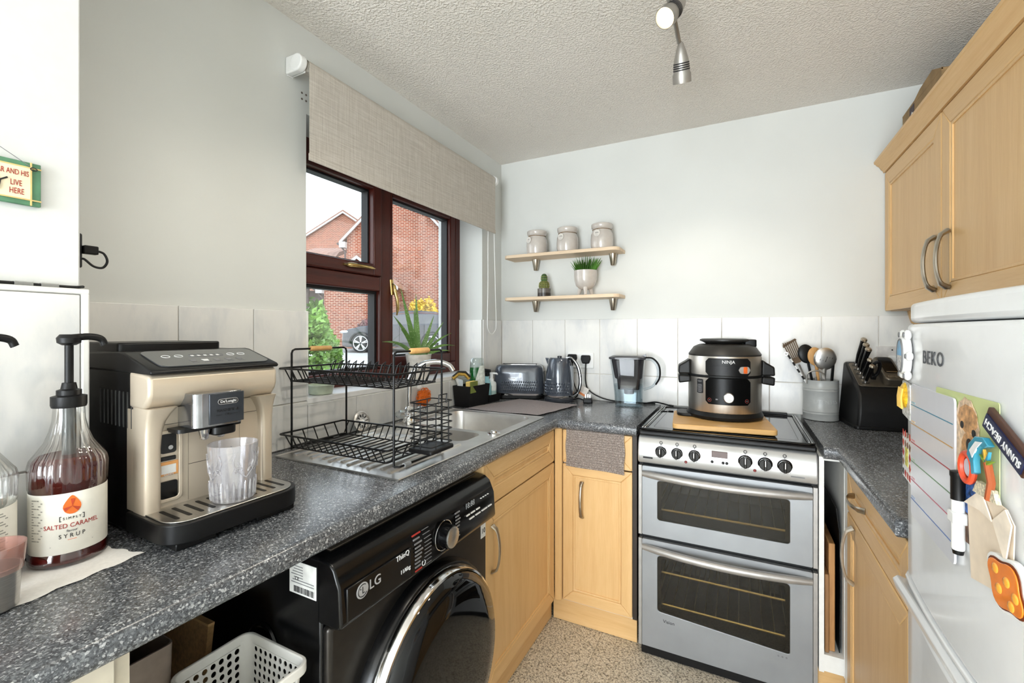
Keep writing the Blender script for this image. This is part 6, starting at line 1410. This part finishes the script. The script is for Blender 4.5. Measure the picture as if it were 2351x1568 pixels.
# souvenir magnet
sv = mg('souvenir_magnet', 'souvenir magnet with dolphin and rotated SUNNY BEACH sign', 'magnet', .135, 1.108, .004)
def rot2(pts, a, c=(0, 0)): return [(c[0] + x * cos(a) - z * sin(a), c[1] + x * sin(a) + z * cos(a)) for x, z in pts]
A = R(151); BRN = mat('magnet_brown', (74, 46, 34), .4); TEAL = mat('magnet_teal', (60, 150, 176), .25, coat=.4); NAV = mat('magnet_navy', (34, 40, 72), .3)
bar = obj('sign_back', G().prism(rot2(rrect(-.044, .044, -.017, .013, .002, 2), A, (.024, .026)), 'y', -.006, -.001), BRN, sv, bev=.001)
obj('sign_face', G().prism(rot2(rrect(-.041, .041, -.009, .010, .001, 2), A, (.024, .026)), 'y', -.0075, -.006), NAV, bar)
text('sign_text', 'SUNNY BEACH', .0125, INKWHITE, bar, rot=(R(90), 0, 0), ext=.0004, sx=.90, fn=lambda v: (.024 + v.x * cos(A) - v.z * sin(A), v.y - .0078, .026 + v.x * sin(A) + v.z * cos(A)))
dl = [(-.045, -.005), (-.040, .010), (-.025, .022), (-.008, .024), (.004, .016), (-.004, .012), (-.014, .012), (-.024, .004), (-.028, -.010), (-.026, -.024), (-.034, -.028), (-.036, -.014)]
obj('dolphin', G().prism(dl, 'y', -.011, -.004), TEAL, sv, bev=.001); obj('dolphin_belly', G().prism([(-.036, .002), (-.022, .016), (-.008, .018), (-.020, .008), (-.030, -.006)], 'y', -.0118, -.010), INKWHITE, sv)
obj('lifebuoy', G().tube([(-.052 + .015 * cos(a), -.007, -.024 + .018 * sin(a)) for a in [2 * pi * q / 20 for q in range(20)]], .004, 8, closed=True), mat('buoy_red', (216, 76, 44), .35), sv); obj('buoy_centre', disc(-.052, -.024, .012, -.006, -.002), mat('buoy_blue', (196, 212, 226), .4), sv)
obj('palm_trunk', G().tube([(-.006, -.006, -.050), (.0, -.006, -.028), (-.008, -.006, -.006)], .004, 7), mat('palm_brown', (170, 84, 40), .5), sv)
for k in range(4): obj('palm_leaf', G().prism(rot2([(0, -.003), (.016, 0), (0, .003)], R(20 + 45 * k), (-.006, -.006)), 'y', -.009, -.006), (mat('palm_green', (120, 150, 50), .5), TEAL, mat('palm_yellow', (226, 176, 70), .5))[k % 3], sv)
obj('island', G().prism([(-.04, -.05), (.012, -.05), (.004, -.036), (-.03, -.034)], 'y', -.007, -.002), mat('sand', (206, 196, 170), .6, var=.2, scale=300), sv)
# folded paper with orange magnet
pp_ = mg('paper_note', 'folded beige paper note held under the orange magnet', 'note', .118, .995, .0015)
PAP = mat('beige_paper', (232, 214, 192), .8, var=.03)
obj('sheet', G().prism([(-.048, -.058), (.040, -.040), (.052, .048), (.040, .062), (-.010, .068), (-.050, .040)], 'y', -.0012, 0).map(lambda v: (v.x, v.y - .004 * max(0, v.z / .06), v.z)), PAP, pp_)
obj('fold', G().prism([(-.050, .040), (-.010, .068), (.014, .038), (-.012, .042)], 'y', -.0075, -.0060), mat('beige_paper_light', (240, 226, 208), .8), pp_); obj('fold', G().prism([(.014, .040), (.040, .062), (.052, .048), (.040, .0)], 'y', -.0070, -.0056), mat('beige_paper_light', (240, 226, 208), .8), pp_)
gm_ = mg('orange_magnet', 'orange gummy-shaped magnet with a white border', 'magnet', .164, .972, .003)
def lob(s_, n=40): return [(s_ * (.036 + .004 * cos(4 * t + .6)) * cos(t) * .95, s_ * (.028 + .004 * cos(4 * t + .6)) * sin(t)) for t in [2 * pi * k / n for k in range(n)]]
rg = lambda pts: rot2(pts, R(-22))
obj('backing', G().prism(rg(lob(1.14)), 'y', -.007, 0), WHITEPL, gm_, bev=.0015); obj('outline', G().prism(rg(lob(1.0)), 'y', -.0078, -.0068), mat('gummy_line', (110, 50, 20), .5), gm_); gf = obj('gummy_face', G().prism(rg(lob(.93)), 'y', -.0095, -.0078), mat('gummy_orange', (236, 126, 28), .25, coat=.5), gm_, bev=.001)
for x, z in ((-.02, .006), (.002, .008), (.02, .004), (-.006, -.010), (.018, -.010)): obj('gummy_spot', G().ell((rot2([(x, z)], R(-22))[0][0], -.0095, rot2([(x, z)], R(-22))[0][1]), (.006, .0018, .006), 12, 8), mat('gummy_light', (246, 164, 60), .2, coat=.5), gf)
# turtle magnet, pasta magnet, recipe magnet
tt = mg('turtle_magnet', 'white turtle-shaped magnet with a blue beach picture', 'magnet', -.215, 1.215, .002)
obj('shell', G().lathe([(.030, -.012), (.032, -.006), (.032, 0)], (0, 0, 0), 28, 'y', sy=1.15), WHITEPL, tt, bev=.001); obj('shell_rim', G().tube([(.026 * cos(a), -.0125, .030 * sin(a)) for a in [2 * pi * q / 28 for q in range(28)]], .002, 6, closed=True), INKGREY, tt)
obj('picture_sky', G().prism([(.0245 * cos(a), .0285 * sin(a)) for a in [R(180 * k / 14) for k in range(15)]], 'y', -.0135, -.012), mat('picture_blue', (70, 158, 206), .3, var=.2, scale=40), tt); obj('picture_beach', G().prism([(.0245 * cos(a), .0285 * sin(a)) for a in [R(180 + 180 * k / 14) for k in range(15)]], 'y', -.0135, -.012), mat('picture_beach', (200, 188, 170), .4, var=.5, scale=260), tt)
for x, z, r_ in ((-.020, .038, .010), (.020, .038, .010), (.036, .0, .009), (-.024, -.036, .009), (.022, -.036, .009)):
    f_ = obj('flipper', G().ell((x, -.005, z), (r_, .006, r_), 14, 8), WHITEPL, tt); obj('flipper_mark', disc(x * 1.05, z * 1.02, r_ * .5, -.0118, -.0100), INKGREY, f_)
fd = mg('food_magnet', 'pasta-bowl fridge magnet above the recipe card', 'magnet', -.217, 1.132, .002)
obj('dish', G().prism([(-.040, -.012), (-.030, -.030), (.034, -.034), (.038, -.02), (.036, .03), (-.030, .034)], 'y', -.004, 0), mat('dish_pale', (222, 222, 212), .4, var=.25, scale=160), fd); obj('pasta', G().ell((-.006, -.004, .008), (.024, .008, .024), 16, 10), mat('pasta_yellow', (238, 178, 44), .4, var=.2, scale=160, bump=.6), fd)
for k in range(8): obj('noodle', G().tube([(-.028 + .006 * k, -.011, -.016), (-.024 + .005 * k, -.012, .004), (-.022 + .005 * k, -.010, .022)], .0018, 5), mat('noodle', (246, 200, 84), .4), fd)
rc = mg('recipe_magnet', 'patterned recipe card magnet on the far edge of the fridge', 'magnet', -.217, 1.028, .0015)
obj('card', G().prism(rrect(-.040, .040, -.046, .038, .003), 'y', -.003, 0), WHITEPL, rc); rr = random.Random(9)
for i in range(4):
    for j in range(5):
        if 1 <= i <= 2 and 1 <= j <= 2: continue
        x, z = -.030 + .0195 * i, -.040 + .0185 * j; obj('card_icon', G().prism(rot2([(-.006, -.005), (.006, -.004), (.004, .005), (-.005, .006)], rr.uniform(0, 3), (x, z + .004)), 'y', -.0036, -.003), rr.choice((INKRED, mat('icon_brown', (120, 84, 60), .5), INKBLACK, mat('icon_red', (190, 70, 54), .5))), rc)
obj('card_picture', G().prism([(-.012, -.020), (.012, -.020), (.012, .014), (-.012, .014)], 'y', -.0036, -.003), mat('icon_yellow', (226, 196, 96), .5, var=.3, scale=150), rc)

# ================================================================== under the left worktop
cr = thing('cream_cabinet', 'cream end cabinet under the near end of the left worktop', 'cabinet', (.28, -2.378, 0))
obj('side', G().box(-.27, .262, .277, .295, .0, ZT - .042), mat('cream_melamine', (214, 204, 184), .5, var=.03), cr); obj('front', G().box(.25, .268, -.40, .277, .10, ZT - .044), mat('cream_front', (220, 211, 192), .45, var=.02), cr, bev=.002); obj('plinth', G().box(.20, .215, -.40, .277, .0, .10), mat('cream_melamine', (214, 204, 184), .5, var=.03), cr)
def perf(u0, u1, z0, z1, nu, nz, P, r):
    """perforated wall: each cell is a square around a round hole"""
    g = G(); du, dz = (u1 - u0) / nu, (z1 - z0) / nz; n = 12
    for i in range(nu):
        for j in range(nz):
            cx, cz = u0 + du * (i + .5), z0 + dz * (j + .5); o_, i_ = [], []
            for k in range(n):
                a = 2 * pi * (k + .5) / n; m_ = max(abs(cos(a)), abs(sin(a))); o_.append((cx + du / 2 * cos(a) / m_, cz + dz / 2 * sin(a) / m_)); i_.append((cx + r * cos(a), cz + r * sin(a)))
            A_ = [g.bm.verts.new(P(*q)) for q in o_]; B_ = [g.bm.verts.new(P(*q)) for q in i_]
            for k in range(n): g.bm.faces.new([A_[k], A_[(k + 1) % n], B_[(k + 1) % n], B_[k]])
    bmesh.ops.remove_doubles(g.bm, verts=g.bm.verts, dist=1e-5); bmesh.ops.solidify(g.bm, geom=g.bm.faces[:], thickness=.0018); return g
WB = mat('white_basket', (236, 234, 228), .4, var=.01)
bk = thing('storage_basket', 'white perforated plastic basket stacked in front of the washing machine side', 'basket', (.484, -1.892, .515))
X0, X1, Y0, Y1, HZ = -.088, .088, -.070, .070, .130
fl_ = lambda z: .82 + .18 * (z / HZ)
obj('side_wall', perf(-.070, .070, .012, HZ - .018, 9, 7, lambda u, z: (u * fl_(z) * 1.0, Y1 * fl_(z), z), .0052), WB, bk); obj('side_wall', perf(-.070, .070, .012, HZ - .018, 9, 7, lambda u, z: (u * fl_(z), Y0 * fl_(z), z), .0052), WB, bk)
obj('end_wall', perf(-.055, .055, .012, HZ - .018, 7, 7, lambda u, z: (X0 * fl_(z), u * fl_(z), z), .0052), WB, bk); obj('end_wall', perf(-.055, .055, .012, HZ - .018, 7, 7, lambda u, z: (X1 * fl_(z), u * fl_(z), z), .0052), WB, bk)
for sx_ in (-1, 1):
    for sy_ in (-1, 1): obj('corner', G().loft([[(sx_ * (.070 + (X1 - .070) * min(1, t * 1.6)) * fl_(z) if t < .62 else sx_ * X1 * fl_(z), 0, 0) and (sx_ * (.069 + .019 * sin(t * pi / 2)) * fl_(z), sy_ * (.054 + .016 * cos(t * pi / 2)) * fl_(z), z) for t in [k / 6 for k in range(7)]] for z in (.0, HZ - .012)], closed=False), WB, bk)
obj('rim', G().frame(rrect(X0 - .006, X1 + .006, Y0 - .006, Y1 + .006, .022, 5), rrect(X0 + .001, X1 - .001, Y0 + .001, Y1 - .001, .017, 5), 'z', HZ - .019, HZ), WB, bk, bev=.002); obj('base', G().prism(rrect(X0 * .82, X1 * .82, Y0 * .82, Y1 * .82, .014, 4), 'z', 0, .012), WB, bk)
tag(obj('black_glove', G().ell((0, 0, 0), (.045, .032, .018), 18, 10).map(lambda v: (v.x, v.y, v.z + .006 * sin(60 * v.x) * cos(50 * v.y))), mat('black_rubber', (18, 18, 18), .6), loc=(.500, -1.905, .547)), 'crumpled black rubber glove inside the white basket', 'glove')
tb_ = thing('storage_tub', 'tall white plastic tub standing under the perforated basket', 'tub', (.497, -1.890, 0.001))
def rr2(e, z): return [(x, y, z) for x, y in rrect(-.100 - e, .100 + e, -.073 - e, .066 + e, .02, 4)]
obj('wall', G().loft([rr2(-.012, 0), rr2(0, .500), rr2(-.004, .500), rr2(-.016, .006)]), WB, tb_, ang=60)
obj('handle', G().prism(rrect(.088, .122, .030, .064, .008, 4), 'z', .46, .535), WB, tb_, bev=.004); obj('rim', G().frame(rrect(-.104, .104, -.077, .070, .022, 4), rrect(-.094, .094, -.067, .060, .016, 4), 'z', .500, .513), WB, tb_, bev=.002)
bd_ = thing('chipboard_panel', 'brown board leaning in the dark gap under the worktop', 'board', (.20, -1.92, 0.0)); obj('panel', G().box(-.15, .12, -.006, .006, .0, .655).xf(Matrix.Rotation(R(-6), 4, 'X')), mat('brown_chipboard', (150, 116, 74), .8, var=.12, scale=120), bd_); obj('edge', G().box(-.15, .12, -.0065, .0065, .655, .660).xf(Matrix.Rotation(R(-6), 4, 'X')), mat('chipboard_edge', (176, 140, 94), .8), bd_)
bn_ = thing('grey_bin', 'taupe tapered plastic bin in the gap beside the cream cabinet', 'bin', (.30, -1.995, 0.0))
obj('wall', G().loft([[(x, y, z) for x, y in rrect(-.085 * k_, .085 * k_, -.045 * k_, .045 * k_, .012, 4)] for z, k_ in ((0.001, .75), (.70, 1.0), (.70, .96), (.01, .72))]), mat('taupe_plastic', (136, 122, 112), .5), bn_, ang=60); obj('liner', G().prism(rrect(-.07, .07, -.035, .035, .01, 4), 'z', .60, .62), BLACKPL, bn_)
